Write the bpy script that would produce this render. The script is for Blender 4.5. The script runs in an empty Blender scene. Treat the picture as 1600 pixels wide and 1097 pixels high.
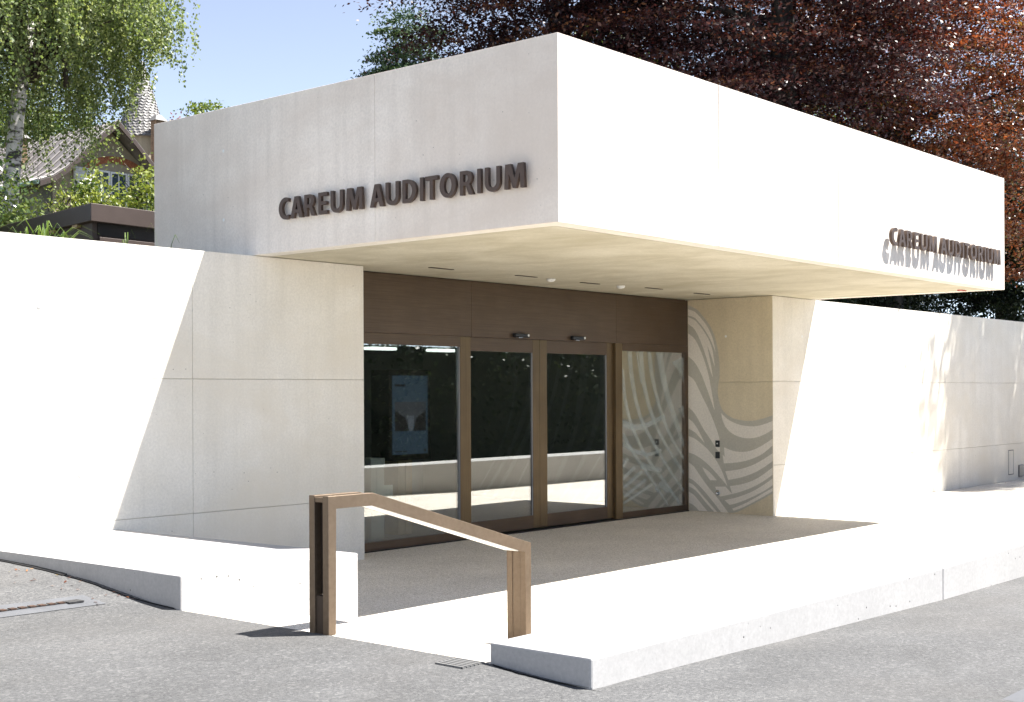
import bpy, bmesh, math, random
import numpy as np
from mathutils import Vector, Matrix
from mathutils.geometry import tessellate_polygon

scn = bpy.context.scene
COL = scn.collection
R = math.radians
random.seed(7)
rng = np.random.default_rng(11)

# ------------------------------------------------------------------ camera
cam_d = bpy.data.cameras.new("camera")
cam = bpy.data.objects.new("camera", cam_d)
COL.objects.link(cam)
scn.camera = cam
cam_d.sensor_fit = 'HORIZONTAL'
cam_d.sensor_width = 36.0
cam_d.lens = 2074.47 / 1600 * 36.0
cam_d.shift_y = (612.37 - 548.5) / 1600
cam_d.clip_start = 0.05
cam_d.clip_end = 800
YAW, ROLL = R(49.6253), R(-0.2548)
rt = Vector((math.cos(YAW), -math.sin(YAW), 0))
fw = Vector((math.sin(YAW), math.cos(YAW), 0))
dn = Vector((0, 0, -1))
cr, sr = math.cos(ROLL), math.sin(ROLL)
rx = rt * cr - dn * sr
ry = rt * sr + dn * cr
M3 = Matrix((rx, -ry, -fw)).transposed()
cam.matrix_world = Matrix.Translation((0, 0, 1.95)) @ M3.to_4x4()

# ------------------------------------------------------------------ light
SUN = Vector((0.395, -0.373, 1.0)).normalized()
world = bpy.data.worlds.new("World")
scn.world = world
world.use_nodes = True
wn = world.node_tree.nodes
wl = world.node_tree.links
wn.clear()
sky = wn.new('ShaderNodeTexSky')
sky.sky_type = 'NISHITA'
sky.sun_disc = False
sky.sun_elevation = math.asin(SUN.z)
sky.sun_rotation = math.atan2(SUN.x, SUN.y)
sky.altitude = 2500
sky.air_density = 0.75
sky.dust_density = 0.0
sky.ozone_density = 1.0
hs = wn.new('ShaderNodeHueSaturation')
hs.inputs['Saturation'].default_value = 0.65
bg = wn.new('ShaderNodeBackground')
bg.inputs['Strength'].default_value = 0.085
wo = wn.new('ShaderNodeOutputWorld')
wl.new(sky.outputs[0], hs.inputs['Color'])
wl.new(hs.outputs[0], bg.inputs['Color'])
wl.new(bg.outputs[0], wo.inputs['Surface'])

sun_d = bpy.data.lights.new("sun", 'SUN')
sun_d.energy = 4.9
sun_d.angle = R(0.5)
sun_d.color = (1.0, 0.962, 0.905)
sun = bpy.data.objects.new("sun", sun_d)
COL.objects.link(sun)
sun.rotation_euler = (-SUN).to_track_quat('-Z', 'Y').to_euler()
sun.location = (5, -20, 40)

vs = scn.view_settings
vs.view_transform = 'Standard'
vs.look = 'None'
vs.gamma = 1
vs.use_curve_mapping = False
vs.exposure = 1.75


# ------------------------------------------------------------------ helpers
def world_origin(o):
    v = Vector((0, 0, 0))
    while o is not None:
        v += o.location
        o = o.parent
    return v


def thing(name, label, cat, loc=(0, 0, 0), group=None):
    o = bpy.data.objects.new(name, None)
    o.empty_display_size = 0.2
    COL.objects.link(o)
    o.location = loc
    tag(o, label, cat, group)
    return o


def tag(o, label, cat, group=None):
    o['label'] = label
    o['category'] = cat
    if group:
        o['group'] = group
    return o


def struct(o):
    o['kind'] = 'structure'
    return o


def stuff(o):
    o['kind'] = 'stuff'
    return o


def holder(name, parent, loc):
    o = bpy.data.objects.new(name, None)
    o.empty_display_size = 0.1
    COL.objects.link(o)
    o.parent = parent
    o.location = Vector(loc) - world_origin(parent)
    return o


class MB:
    """collects solids in world coordinates and links them as one mesh object"""
    def __init__(self):
        self.bm = bmesh.new()

    def hexa(self, vs8):
        v = [self.bm.verts.new(p) for p in vs8]
        for f in ((3, 2, 1, 0), (4, 5, 6, 7), (0, 1, 5, 4), (1, 2, 6, 5), (2, 3, 7, 6), (3, 0, 4, 7)):
            self.bm.faces.new([v[i] for i in f])
        return self

    def box(self, x0, y0, z0, x1, y1, z1):
        return self.hexa([(x0, y0, z0), (x1, y0, z0), (x1, y1, z0), (x0, y1, z0),
                          (x0, y0, z1), (x1, y0, z1), (x1, y1, z1), (x0, y1, z1)])

    def prism(self, poly, z0, z1):
        n = len(poly)
        a = [self.bm.verts.new((p[0], p[1], z0)) for p in poly]
        b = [self.bm.verts.new((p[0], p[1], z1)) for p in poly]
        self.bm.faces.new(a[::-1])
        self.bm.faces.new(b)
        for i in range(n):
            j = (i + 1) % n
            self.bm.faces.new((a[i], a[j], b[j], b[i]))
        return self

    def prism_dir(self, pts, d):
        """closed 3-D polygon pushed along vector d"""
        n = len(pts)
        d = Vector(d)
        a = [self.bm.verts.new(p) for p in pts]
        b = [self.bm.verts.new(Vector(p) + d) for p in pts]
        self.bm.faces.new(a[::-1])
        self.bm.faces.new(b)
        for i in range(n):
            j = (i + 1) % n
            self.bm.faces.new((a[i], a[j], b[j], b[i]))
        return self

    def tube(self, pts, rad, seg=8, cap=True):
        pts = [Vector(p) for p in pts]
        if not hasattr(rad, '__len__'):
            rad = [rad] * len(pts)
        rings = []
        for i, p in enumerate(pts):
            t = (pts[min(i + 1, len(pts) - 1)] - pts[max(i - 1, 0)]).normalized()
            ref = Vector((0, 0, 1)) if abs(t.z) < 0.9 else Vector((1, 0, 0))
            u = t.cross(ref).normalized()
            w = t.cross(u)
            rings.append([self.bm.verts.new(p + (u * math.cos(2 * math.pi * k / seg) + w * math.sin(2 * math.pi * k / seg)) * rad[i])
                          for k in range(seg)])
        for a, b in zip(rings[:-1], rings[1:]):
            for k in range(seg):
                self.bm.faces.new((a[k], a[(k + 1) % seg], b[(k + 1) % seg], b[k]))
        if cap:
            self.bm.faces.new(rings[0])
            self.bm.faces.new(rings[-1][::-1])
        return self

    def lathe(self, c, prof, seg=24, axis='Z'):
        rings = []
        for r, h in prof:
            ring = []
            for k in range(seg):
                a = 2 * math.pi * k / seg
                if axis == 'Z':
                    ring.append(self.bm.verts.new((c[0] + r * math.cos(a), c[1] + r * math.sin(a), c[2] + h)))
                elif axis == 'X':
                    ring.append(self.bm.verts.new((c[0] + h, c[1] + r * math.cos(a), c[2] + r * math.sin(a))))
                else:
                    ring.append(self.bm.verts.new((c[0] + r * math.cos(a), c[1] + h, c[2] + r * math.sin(a))))
            rings.append(ring)
        for a, b in zip(rings[:-1], rings[1:]):
            for k in range(seg):
                self.bm.faces.new((a[k], a[(k + 1) % seg], b[(k + 1) % seg], b[k]))
        self.bm.faces.new(rings[0][::-1])
        self.bm.faces.new(rings[-1])
        return self

    def poly(self, pts):
        self.bm.faces.new([self.bm.verts.new(p) for p in pts])
        return self

    def build(self, name, mat, parent=None, bevel=0.0, smooth=False, seg=1, rough=0.0):
        bm = self.bm
        if bevel > 0:
            bmesh.ops.bevel(bm, geom=[e for e in bm.edges], offset=bevel, segments=seg, profile=0.5, affect='EDGES', clamp_overlap=True)
        if rough > 0:
            for e in [e for e in bm.edges if e.calc_length() > 0.6]:
                if e.is_valid:
                    bmesh.ops.subdivide_edges(bm, edges=[e], cuts=int(e.calc_length() / 0.07))
            rg = random.Random(5)
            for v in bm.verts:
                k = rough * (rg.random() - 0.5) * (4.0 if rg.random() < 0.05 else 1.0)
                v.co += Vector((k, k * 0.7, -abs(k)))
        bmesh.ops.recalc_face_normals(bm, faces=bm.faces)
        me = bpy.data.meshes.new(name)
        off = world_origin(parent) if parent is not None else Vector((0, 0, 0))
        if parent is None:
            lo = Vector((min(v.co.x for v in bm.verts), min(v.co.y for v in bm.verts), min(v.co.z for v in bm.verts)))
            hi = Vector((max(v.co.x for v in bm.verts), max(v.co.y for v in bm.verts), max(v.co.z for v in bm.verts)))
            off = Vector(((lo.x + hi.x) / 2, (lo.y + hi.y) / 2, lo.z))
        bmesh.ops.translate(bm, verts=bm.verts, vec=-off)
        bm.to_mesh(me)
        bm.free()
        if smooth:
            for p in me.polygons:
                p.use_smooth = True
        me.materials.append(mat)
        o = bpy.data.objects.new(name, me)
        COL.objects.link(o)
        if parent is not None:
            o.parent = parent
        else:
            o.location = off
        return o


def raw_mesh(name, verts, faces4, mat, parent=None, tint=None, tri=False):
    """numpy mesh of quads (or tris), world coordinates"""
    verts = np.asarray(verts, dtype=np.float64)
    off = np.array(world_origin(parent)) if parent is not None else np.array([verts[:, 0].mean(), verts[:, 1].mean(), verts[:, 2].min()])
    k = faces4.shape[1]
    me = bpy.data.meshes.new(name)
    me.vertices.add(len(verts))
    me.vertices.foreach_set('co', (verts - off).astype(np.float32).ravel())
    me.loops.add(faces4.size)
    me.loops.foreach_set('vertex_index', faces4.astype(np.int32).ravel())
    me.polygons.add(len(faces4))
    me.polygons.foreach_set('loop_start', np.arange(0, faces4.size, k, dtype=np.int32))
    if tint is not None:
        at = me.attributes.new('tint', 'FLOAT', 'FACE')
        at.data.foreach_set('value', tint.astype(np.float32))
    me.update(calc_edges=True)
    me.validate()
    me.materials.append(mat)
    o = bpy.data.objects.new(name, me)
    COL.objects.link(o)
    if parent is not None:
        o.parent = parent
    else:
        o.location = off
    return o


# ------------------------------------------------------------------ materials
class NT:
    def __init__(self, name):
        self.m = bpy.data.materials.new(name)
        self.m.use_nodes = True
        self.n = self.m.node_tree.nodes
        self.l = self.m.node_tree.links
        self.n.clear()
        self.out = self.n.new('ShaderNodeOutputMaterial')
        self.b = self.n.new('ShaderNodeBsdfPrincipled')
        self.l.new(self.b.outputs[0], self.out.inputs[0])

    def pos(self, scale=(1, 1, 1)):
        g = self.n.new('ShaderNodeNewGeometry')
        mp = self.n.new('ShaderNodeMapping')
        mp.inputs['Scale'].default_value = scale
        self.l.new(g.outputs['Position'], mp.inputs['Vector'])
        return mp.outputs[0]

    def noise(self, scale, detail=4, rough=0.55, vec=None, dist=0.0):
        t = self.n.new('ShaderNodeTexNoise')
        t.inputs['Scale'].default_value = scale
        t.inputs['Detail'].default_value = detail
        t.inputs['Roughness'].default_value = rough
        t.inputs['Distortion'].default_value = dist
        self.l.new(vec if vec is not None else self.pos(), t.inputs['Vector'])
        return t.outputs['Fac']

    def voro(self, scale, vec=None, out='Distance', rnd=1.0):
        t = self.n.new('ShaderNodeTexVoronoi')
        t.inputs['Scale'].default_value = scale
        t.inputs['Randomness'].default_value = rnd
        self.l.new(vec if vec is not None else self.pos(), t.inputs['Vector'])
        return t.outputs[out]

    def ramp(self, fac, stops, interp='LINEAR'):
        r = self.n.new('ShaderNodeValToRGB')
        r.color_ramp.interpolation = interp
        e = r.color_ramp.elements
        while len(e) < len(stops):
            e.new(0.5)
        for i, (p, c) in enumerate(stops):
            e[i].position = p
            e[i].color = (c, c, c, 1) if not hasattr(c, '__len__') else (*c, 1)
        self.l.new(fac, r.inputs[0])
        return r.outputs[0]

    def mix(self, fac, a, b, mode='MIX'):
        m = self.n.new('ShaderNodeMix')
        m.data_type = 'RGBA'
        m.blend_type = mode
        for v, idx in ((fac, 0), (a, 6), (b, 7)):
            if hasattr(v, 'is_linked'):
                self.l.new(v, m.inputs[idx])
            elif idx == 0:
                m.inputs[0].default_value = v
            else:
                m.inputs[idx].default_value = (*v, 1)
        return m.outputs[2]

    def math(self, op, a, b=0.0):
        m = self.n.new('ShaderNodeMath')
        m.operation = op
        for i, v in enumerate((a, b)):
            if hasattr(v, 'is_linked'):
                self.l.new(v, m.inputs[i])
            else:
                m.inputs[i].default_value = v
        return m.outputs[0]

    def bump(self, h, strength=0.3, dist=0.01, prev=None):
        b = self.n.new('ShaderNodeBump')
        b.inputs['Strength'].default_value = strength
        b.inputs['Distance'].default_value = dist
        self.l.new(h, b.inputs['Height'])
        if prev is not None:
            self.l.new(prev, b.inputs['Normal'])
        self.l.new(b.outputs[0], self.b.inputs['Normal'])
        return b.outputs[0]

    def base(self, c):
        if hasattr(c, 'is_linked'):
            self.l.new(c, self.b.inputs['Base Color'])
        else:
            self.b.inputs['Base Color'].default_value = (*c, 1)
        return self

    def set(self, **k):
        for a, v in k.items():
            a = a.replace('_', ' ')
            if hasattr(v, 'is_linked'):
                self.l.new(v, self.b.inputs[a])
            else:
                self.b.inputs[a].default_value = v
        return self


def concrete(name, c, dark, streak=0.35, holes=True, stain=None, stain_scale=(1, 1, 1), hole_scale=9.0, hole_t=0.055, strk_scale=(5.5, 5.5, 0.32)):
    m = NT(name)
    a = m.ramp(m.noise(1.1, 7, 0.62), [(0.32, 0.0), (0.70, 1.0)])
    col = m.mix(a, dark, c)
    s = m.ramp(m.noise(1.0, 5, 0.6, m.pos(strk_scale)), [(0.44, 0.0), (0.72, 1.0)])
    s = m.math('MULTIPLY', s, streak)
    col = m.mix(s, col, tuple(v * 0.86 for v in dark))
    f = m.ramp(m.noise(38, 3, 0.7), [(0.3, 0.90), (0.7, 1.06)])
    col = m.mix(1.0, col, f, 'MULTIPLY')
    if stain:
        st = m.ramp(m.noise(1.0, 6, 0.65, m.pos(stain_scale), 0.4), [(0.42, 0.0), (0.66, 1.0)])
        col = m.mix(m.math('MULTIPLY', st, 0.75), col, stain)
    h = m.noise(60, 4, 0.6)
    if holes:
        v = m.voro(hole_scale)
        hm = m.ramp(v, [(hole_t * 0.6, 1.0), (hole_t, 0.0)])
        zone = m.ramp(m.noise(1.4, 2), [(0.50, 0.0), (0.60, 1.0)])
        hm = m.math('MULTIPLY', hm, zone)
        col = m.mix(m.math('MULTIPLY', hm, 0.95), col, tuple(v * 0.10 for v in dark))
        nb = m.bump(h, 0.12, 0.004)
        inv = m.math('SUBTRACT', 1.0, hm)
        m.bump(inv, 0.6, 0.004, nb)
    else:
        m.bump(h, 0.12, 0.004)
    m.base(col).set(Roughness=0.82)
    m.b.inputs['Specular IOR Level'].default_value = 0.3
    return m.m


MAT = {}
MAT['wall'] = concrete('fair_faced_concrete', (0.80, 0.765, 0.70), (0.68, 0.645, 0.575), 0.35, True, (0.68, 0.625, 0.53), (0.6, 0.6, 0.8))
MAT['canopy'] = concrete('canopy_concrete', (0.87, 0.805, 0.73), (0.76, 0.69, 0.615), 0.6, True, (0.66, 0.575, 0.495), (0.55, 0.32, 0.75))
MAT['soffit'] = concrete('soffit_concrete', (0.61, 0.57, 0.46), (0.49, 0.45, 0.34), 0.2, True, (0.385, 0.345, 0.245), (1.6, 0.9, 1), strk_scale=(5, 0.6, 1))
MAT['kerbc'] = concrete('precast_concrete', (0.445, 0.435, 0.425), (0.385, 0.377, 0.37), 0.12, True, None, hole_scale=11, hole_t=0.10)
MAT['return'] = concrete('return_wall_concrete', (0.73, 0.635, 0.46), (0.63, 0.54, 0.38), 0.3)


def simple(name, c, rough=0.5, metal=0.0, spec=0.5, var=0.0, vscale=8.0, bump=0.0, bscale=60):
    m = NT(name)
    if var > 0:
        f = m.ramp(m.noise(vscale, 5, 0.6), [(0.3, 1 - var), (0.7, 1 + var)])
        m.base(m.mix(1.0, c, f, 'MULTIPLY'))
    else:
        m.base(c)
    if bump > 0:
        m.bump(m.noise(bscale, 4, 0.6), bump, 0.005)
    m.set(Roughness=rough, Metallic=metal)
    m.b.inputs['Specular IOR Level'].default_value = spec
    return m.m


def bronze(name, c1, c2, sc, rough=0.42, metal=0.55):
    m = NT(name)
    n = m.noise(1.0, 6, 0.65, m.pos(sc))
    big = m.noise(1.7, 4, 0.6)
    col = m.mix(m.ramp(n, [(0.35, 0), (0.68, 1)]), c1, c2)
    col = m.mix(m.ramp(big, [(0.35, 0.0), (0.7, 0.45)]), col, tuple(v * 0.72 for v in c1))
    m.base(col).set(Roughness=m.ramp(n, [(0.3, rough - 0.06), (0.7, rough + 0.1)]), Metallic=metal)
    m.bump(n, 0.05, 0.001)
    return m.m


MAT['bronze_h'] = bronze('brushed_bronze_sheet', (0.098, 0.068, 0.046), (0.14, 0.099, 0.069), (2.0, 2.0, 90.0))
MAT['bronze_v'] = bronze('brushed_bronze_profile', (0.13, 0.088, 0.045), (0.195, 0.137, 0.07), (70, 70, 1.2), 0.36)
MAT['bronze_dark'] = bronze('dark_bronze_profile', (0.055, 0.038, 0.026), (0.075, 0.052, 0.036), (60, 60, 1.5), 0.45)
MAT['rail'] = bronze('handrail_bronze', (0.148, 0.106, 0.07), (0.185, 0.136, 0.092), (30, 30, 30), 0.36, 0.5)
MAT['rail_dark'] = bronze('handrail_inner', (0.05, 0.034, 0.024), (0.07, 0.048, 0.034), (14, 14, 5), 0.5, 0.4)
MAT['letter'] = simple('letter_bronze', (0.085, 0.058, 0.045), 0.5, 0.35, 0.4, 0.12, 30)
MAT['letter_side'] = MAT['letter']
MAT['black'] = simple('black_plastic', (0.012, 0.012, 0.013), 0.35)
MAT['dark'] = simple('dark_lining', (0.03, 0.03, 0.031), 0.75, var=0.2, vscale=2)
MAT['lobby'] = simple('lobby_wall_grey', (0.26, 0.26, 0.25), 0.7, var=0.12, vscale=1.5)
MAT['lobby_band'] = simple('lobby_band_paint', (0.60, 0.575, 0.515), 0.7)
MAT['lobby_floor'] = simple('lobby_floor_dark', (0.10, 0.095, 0.09), 0.35, var=0.2)
MAT['white'] = simple('white_paint', (0.78, 0.78, 0.76), 0.5)
MAT['pale'] = simple('pale_grey_laminate', (0.55, 0.57, 0.55), 0.4)
MAT['steel'] = simple('brushed_steel', (0.55, 0.55, 0.55), 0.25, 1.0)
MAT['grey_seal'] = simple('grey_door_seal', (0.20, 0.20, 0.205), 0.5)
MAT['wood'] = simple('oak_post', (0.36, 0.25, 0.13), 0.5, var=0.15, vscale=12)
MAT['red'] = simple('red_plastic', (0.5, 0.03, 0.02), 0.4)
MAT['mural_grey'] = concrete('mural_grey_paint', (0.55, 0.52, 0.44), (0.50, 0.47, 0.40), 0.1, False)
MAT['mural_beige'] = concrete('mural_beige_paint', (0.83, 0.77, 0.68), (0.78, 0.725, 0.64), 0.08, False)
MAT['shed'] = simple('brown_metal_cladding', (0.062, 0.045, 0.039), 0.5, 0.1, 0.5, 0.12, 3)
MAT['shed_dark'] = simple('shed_shadow_gap', (0.012, 0.011, 0.011), 0.7)


def lamp_mat(name, c, s):
    m = NT(name)
    m.base(c)
    m.b.inputs['Emission Color'].default_value = (*c, 1)
    m.b.inputs['Emission Strength'].default_value = s
    return m.m


MAT['lamp'] = lamp_mat('lit_tube', (0.95, 1.0, 0.97), 0.8)
MAT['screen'] = lamp_mat('screen_blue', (0.05, 0.078, 0.12), 0.18)
MAT['screen_photo_dark'] = lamp_mat('screen_seats', (0.02, 0.016, 0.018), 0.2)
MAT['screen_photo_mid'] = lamp_mat('screen_ceiling', (0.045, 0.045, 0.055), 0.35)
MAT['screen_photo_light'] = lamp_mat('screen_aisle', (0.085, 0.09, 0.11), 0.4)
MAT['ledstrip'] = simple('led_diffuser', (0.82, 0.82, 0.80), 0.4)


def glass_mat(name='door_glass', base=0.22):
    m = bpy.data.materials.new(name)
    m.use_nodes = True
    n, l = m.node_tree.nodes, m.node_tree.links
    n.clear()
    out = n.new('ShaderNodeOutputMaterial')
    tr = n.new('ShaderNodeBsdfTransparent')
    tr.inputs[0].default_value = (0.80, 0.84, 0.82, 1)
    gl = n.new('ShaderNodeBsdfGlossy')
    gl.inputs['Roughness'].default_value = 0.0
    gl.inputs['Color'].default_value = (0.95, 0.96, 0.97, 1)
    lw = n.new('ShaderNodeLayerWeight')
    lw.inputs['Blend'].default_value = 0.5
    p = n.new('ShaderNodeMath'); p.operation = 'POWER'; p.inputs[1].default_value = 2.5
    k = n.new('ShaderNodeMath'); k.operation = 'MULTIPLY_ADD'; k.inputs[1].default_value = 0.55; k.inputs[2].default_value = base
    mx = n.new('ShaderNodeMixShader')
    l.new(lw.outputs['Facing'], p.inputs[0])
    l.new(p.outputs[0], k.inputs[0])
    l.new(k.outputs[0], mx.inputs[0])
    l.new(tr.outputs[0], mx.inputs[1])
    l.new(gl.outputs[0], mx.inputs[2])
    l.new(mx.outputs[0], out.inputs[0])
    return m


MAT['glass'] = glass_mat()


def film_mat():
    m = bpy.data.materials.new('frosted_film')
    m.use_nodes = True
    n, l = m.node_tree.nodes, m.node_tree.links
    n.clear()
    out = n.new('ShaderNodeOutputMaterial')
    tr = n.new('ShaderNodeBsdfTransparent')
    df = n.new('ShaderNodeBsdfDiffuse')
    df.inputs[0].default_value = (0.60, 0.66, 0.63, 1)
    mx = n.new('ShaderNodeMixShader')
    mx.inputs[0].default_value = 0.30
    l.new(tr.outputs[0], mx.inputs[1])
    l.new(df.outputs[0], mx.inputs[2])
    l.new(mx.outputs[0], out.inputs[0])
    return m


MAT['glass_side'] = glass_mat('coated_side_glass', 0.38)


def asphalt():
    m = NT('asphalt')
    g = m.noise(75, 5, 0.85)
    v = m.voro(60, out='Color')
    c = m.ramp(g, [(0.30, (0.03, 0.03, 0.032)), (0.47, (0.084, 0.085, 0.087)), (0.70, (0.142, 0.142, 0.143))])
    sp_ = m.n.new('ShaderNodeSeparateColor')
    m.l.new(v, sp_.inputs[0])
    c = m.mix(0.35, c, m.ramp(sp_.outputs[0], [(0.0, (0.03, 0.03, 0.032)), (0.4, (0.085, 0.085, 0.086)), (0.8, (0.12, 0.119, 0.118)), (1.0, (0.24, 0.236, 0.23))]))
    patch = m.ramp(m.noise(0.9, 5, 0.6, m.pos((1.0, 1.6, 1)), 0.5), [(0.36, 0.84), (0.66, 1.12)])
    c = m.mix(1.0, c, patch, 'MULTIPLY')
    worn = m.ramp(m.noise(3.1, 6, 0.7, None, 0.8), [(0.60, 0.0), (0.78, 1.0)])
    c = m.mix(m.math('MULTIPLY', worn, 0.4), c, (0.165, 0.164, 0.164))
    sc = m.ramp(m.noise(1.0, 7, 0.72, m.pos((2.2, 7.0, 1)), 1.2), [(0.66, 0.0), (0.76, 1.0)])
    c = m.mix(m.math('MULTIPLY', sc, 0.55), c, (0.19, 0.19, 0.188))
    warm = m.ramp(m.noise(0.6, 3), [(0.45, 0.0), (0.75, 0.35)])
    c = m.mix(warm, c, (0.115, 0.108, 0.10))
    m.base(c).set(Roughness=0.85)
    m.bump(g, 0.8, 0.010)
    return m.m


MAT['asphalt'] = asphalt()
MAT['smooth_patch'] = simple('smooth_grey_screed', (0.088, 0.092, 0.101), 0.7, var=0.15, vscale=4, bump=0.1)
MAT['bitumen'] = simple('black_bitumen', (0.012, 0.012, 0.013), 0.7, bump=0.4, bscale=50)  # near-black colour for the shade painted along plinth and kerb
MAT['rust'] = simple('rusty_iron', (0.075, 0.046, 0.034), 0.8, 0.2, 0.3, 0.4, 40, 0.4)
MAT['iron'] = simple('dark_iron', (0.05, 0.05, 0.052), 0.6, 0.5, var=0.3, vscale=30)
MAT['grate'] = simple('galvanised_grate', (0.17, 0.17, 0.17), 0.5, 0.2)


def terrazzo():
    m = NT('washed_concrete_paving')
    v = m.voro(140, out='Color')
    sep = m.n.new('ShaderNodeSeparateColor')
    m.l.new(v, sep.inputs[0])
    c = m.ramp(sep.outputs[0], [(0.0, (0.26, 0.23, 0.19)), (0.25, (0.58, 0.53, 0.455)), (0.75, (0.73, 0.68, 0.60)), (1.0, (0.86, 0.83, 0.78))])
    g = m.ramp(m.noise(30, 4, 0.7), [(0.3, 0.86), (0.7, 1.10)])
    c = m.mix(1.0, c, g, 'MULTIPLY')
    big = m.ramp(m.noise(0.8, 5, 0.6), [(0.35, 0.9), (0.7, 1.06)])
    c = m.mix(1.0, c, big, 'MULTIPLY')
    m.base(c).set(Roughness=0.8)
    m.bump(m.noise(120, 3, 0.7), 0.35, 0.004)
    return m.m


MAT['paving'] = terrazzo()
MAT['soil'] = simple('garden_soil', (0.06, 0.055, 0.03), 0.95, var=0.4, vscale=2, bump=0.5, bscale=12)


def leaf(name, stops, trans=0.30, rough=0.45, spec=0.4, tcol=None):
    m = NT(name)
    a = m.n.new('ShaderNodeAttribute')
    a.attribute_name = 'tint'
    c = m.ramp(a.outputs['Fac'], stops)
    m.base(c).set(Roughness=rough)
    m.b.inputs['Specular IOR Level'].default_value = spec
    t = m.n.new('ShaderNodeBsdfTranslucent')
    tc = m.mix(1.0, c, tcol if tcol else (1.3, 1.35, 0.7), 'MULTIPLY')
    m.l.new(tc, t.inputs[0])
    mx = m.n.new('ShaderNodeMixShader')
    mx.inputs[0].default_value = trans
    m.l.new(m.b.outputs[0], mx.inputs[1])
    m.l.new(t.outputs[0], mx.inputs[2])
    m.l.new(mx.outputs[0], m.out.inputs[0])
    return m.m


MAT['birch_leaf'] = leaf('birch_leaves', [(0, (0.075, 0.11, 0.045)), (0.5, (0.17, 0.22, 0.09)), (1, (0.33, 0.36, 0.18))], 0.38)
MAT['beech_leaf'] = leaf('copper_beech_leaves', [(0, (0.018, 0.008, 0.011)), (0.5, (0.038, 0.015, 0.018)), (0.85, (0.075, 0.029, 0.024)), (1, (0.14, 0.07, 0.035))], 0.20, 0.42, 0.4, (1.6, 0.7, 0.4))
MAT['beech_leaf_sun'] = leaf('young_copper_leaves', [(0, (0.04, 0.014, 0.010)), (0.35, (0.12, 0.042, 0.022)), (0.7, (0.28, 0.115, 0.052)), (0.86, (0.34, 0.16, 0.07)), (1, (0.20, 0.19, 0.06))], 0.28, 0.30, 0.7, (1.5, 0.8, 0.4))  # lit copy of the copper beech leaves, sunlit orange put into the colour
MAT['green_leaf'] = leaf('garden_leaves', [(0, (0.03, 0.055, 0.012)), (0.5, (0.095, 0.145, 0.03)), (1, (0.24, 0.27, 0.06))])
MAT['laurel_leaf'] = leaf('glossy_laurel_leaves', [(0, (0.02, 0.045, 0.014)), (0.6, (0.06, 0.10, 0.025)), (1, (0.13, 0.165, 0.045))], 0.2, 0.25, 0.7)
MAT['dark_needles'] = leaf('dark_yew_needles', [(0, (0.008, 0.017, 0.010)), (0.6, (0.022, 0.04, 0.018)), (1, (0.055, 0.075, 0.03))], 0.1)
MAT['blue_needles'] = leaf('conifer_needles', [(0, (0.018, 0.045, 0.022)), (0.5, (0.04, 0.075, 0.035)), (1, (0.10, 0.14, 0.055))], 0.15)
MAT['grass'] = leaf('grass_blades', [(0, (0.05, 0.09, 0.02)), (1, (0.16, 0.22, 0.06))], 0.3)


def bark(name, c1, c2, scale=(6, 6, 1.2), t0=0.42, t1=0.6):
    m = NT(name)
    n = m.noise(1.0, 6, 0.65, m.pos(scale), 0.4)
    m.base(m.ramp(n, [(t0, c1), (t1, c2)])).set(Roughness=0.85)
    m.bump(n, 0.6, 0.02)
    return m.m


MAT['birch_bark'] = bark('birch_bark', (0.05, 0.045, 0.04), (0.50, 0.48, 0.45), (3, 3, 7), 0.44, 0.52)
MAT['beech_bark'] = bark('beech_bark', (0.022, 0.02, 0.019), (0.06, 0.055, 0.05))
MAT['bark'] = bark('dark_bark', (0.03, 0.024, 0.018), (0.075, 0.06, 0.045))


# ------------------------------------------------------------------ ground and road
YEDGE = [-60, -6, 0, 4.38, 5.12, 8.13, 8.5, 8.9, 9.3, 10.1, 10.8, 12.0]
ZEDGE = [0.34, 0.31, 0.30, 0.32, 0.366, 0.368, 0.395, 0.44, 0.485, 0.525, 0.54, 0.55]


def z_road(x, y):
    za = float(np.interp(y, YEDGE, ZEDGE))
    zk = 0.318 - 0.0195 * min(max(x - 5.81, 0), 20) - 0.004 * max(x - 25.81, 0)
    if x <= 5.81:
        return za + 0.004 * math.sin(x * 2.1 + y * 1.3)
    w = min(max((x - 5.81) / 2.0, 0), 1)
    return za * (1 - w) + zk * w if y < 4.38 else zk


def kerb_front(x):
    return 4.38 + 0.95 * (min(max(x - 14.5, 0), 5.0) / 5.0)


def kerb_back(x):
    return 5.12 + 1.05 * (min(max(x - 15.5, 0), 4.5) / 4.5)


def kerb_top(x):
    return 0.49 + 0.08 * (min(max(x - 14.5, 0), 5.0) / 5.0)


def grid(name, xs, rows_fn, mat, skip_ok=None):
    verts, idx = [], {}
    nx = len(xs)
    ny = None
    for i, x in enumerate(xs):
        ys = rows_fn(x)
        ny = len(ys)
        for j, y in enumerate(ys):
            verts.append((x, y, z_road(x, y)))
    f = []
    for i in range(nx - 1):
        for j in range(ny - 1):
            f.append((i * ny + j, (i + 1) * ny + j, (i + 1) * ny + j + 1, i * ny + j + 1))
    return np.array(verts), np.array(f)


ysA = sorted(set(YEDGE[2:-1] + list(np.linspace(-60, -4, 12)) + list(np.linspace(-4, 4.0, 17)) + list(np.linspace(4.38, 11.6, 60))))
xsA = sorted(set(list(np.linspace(-60, -4, 12)) + list(np.linspace(-4, 5.81, 40))))
vA, fA = grid('a', xsA, lambda x: ysA, None)
xsB = sorted(set(list(np.linspace(5.81, 30, 80)) + list(np.linspace(30, 70, 12))))
tB = list(np.linspace(0, 1, 24))


def rowsB(x):
    top = kerb_front(x) + 0.25
    return [-60 + (top + 60) * (1 - (1 - t) ** 3) for t in tB]


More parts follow.
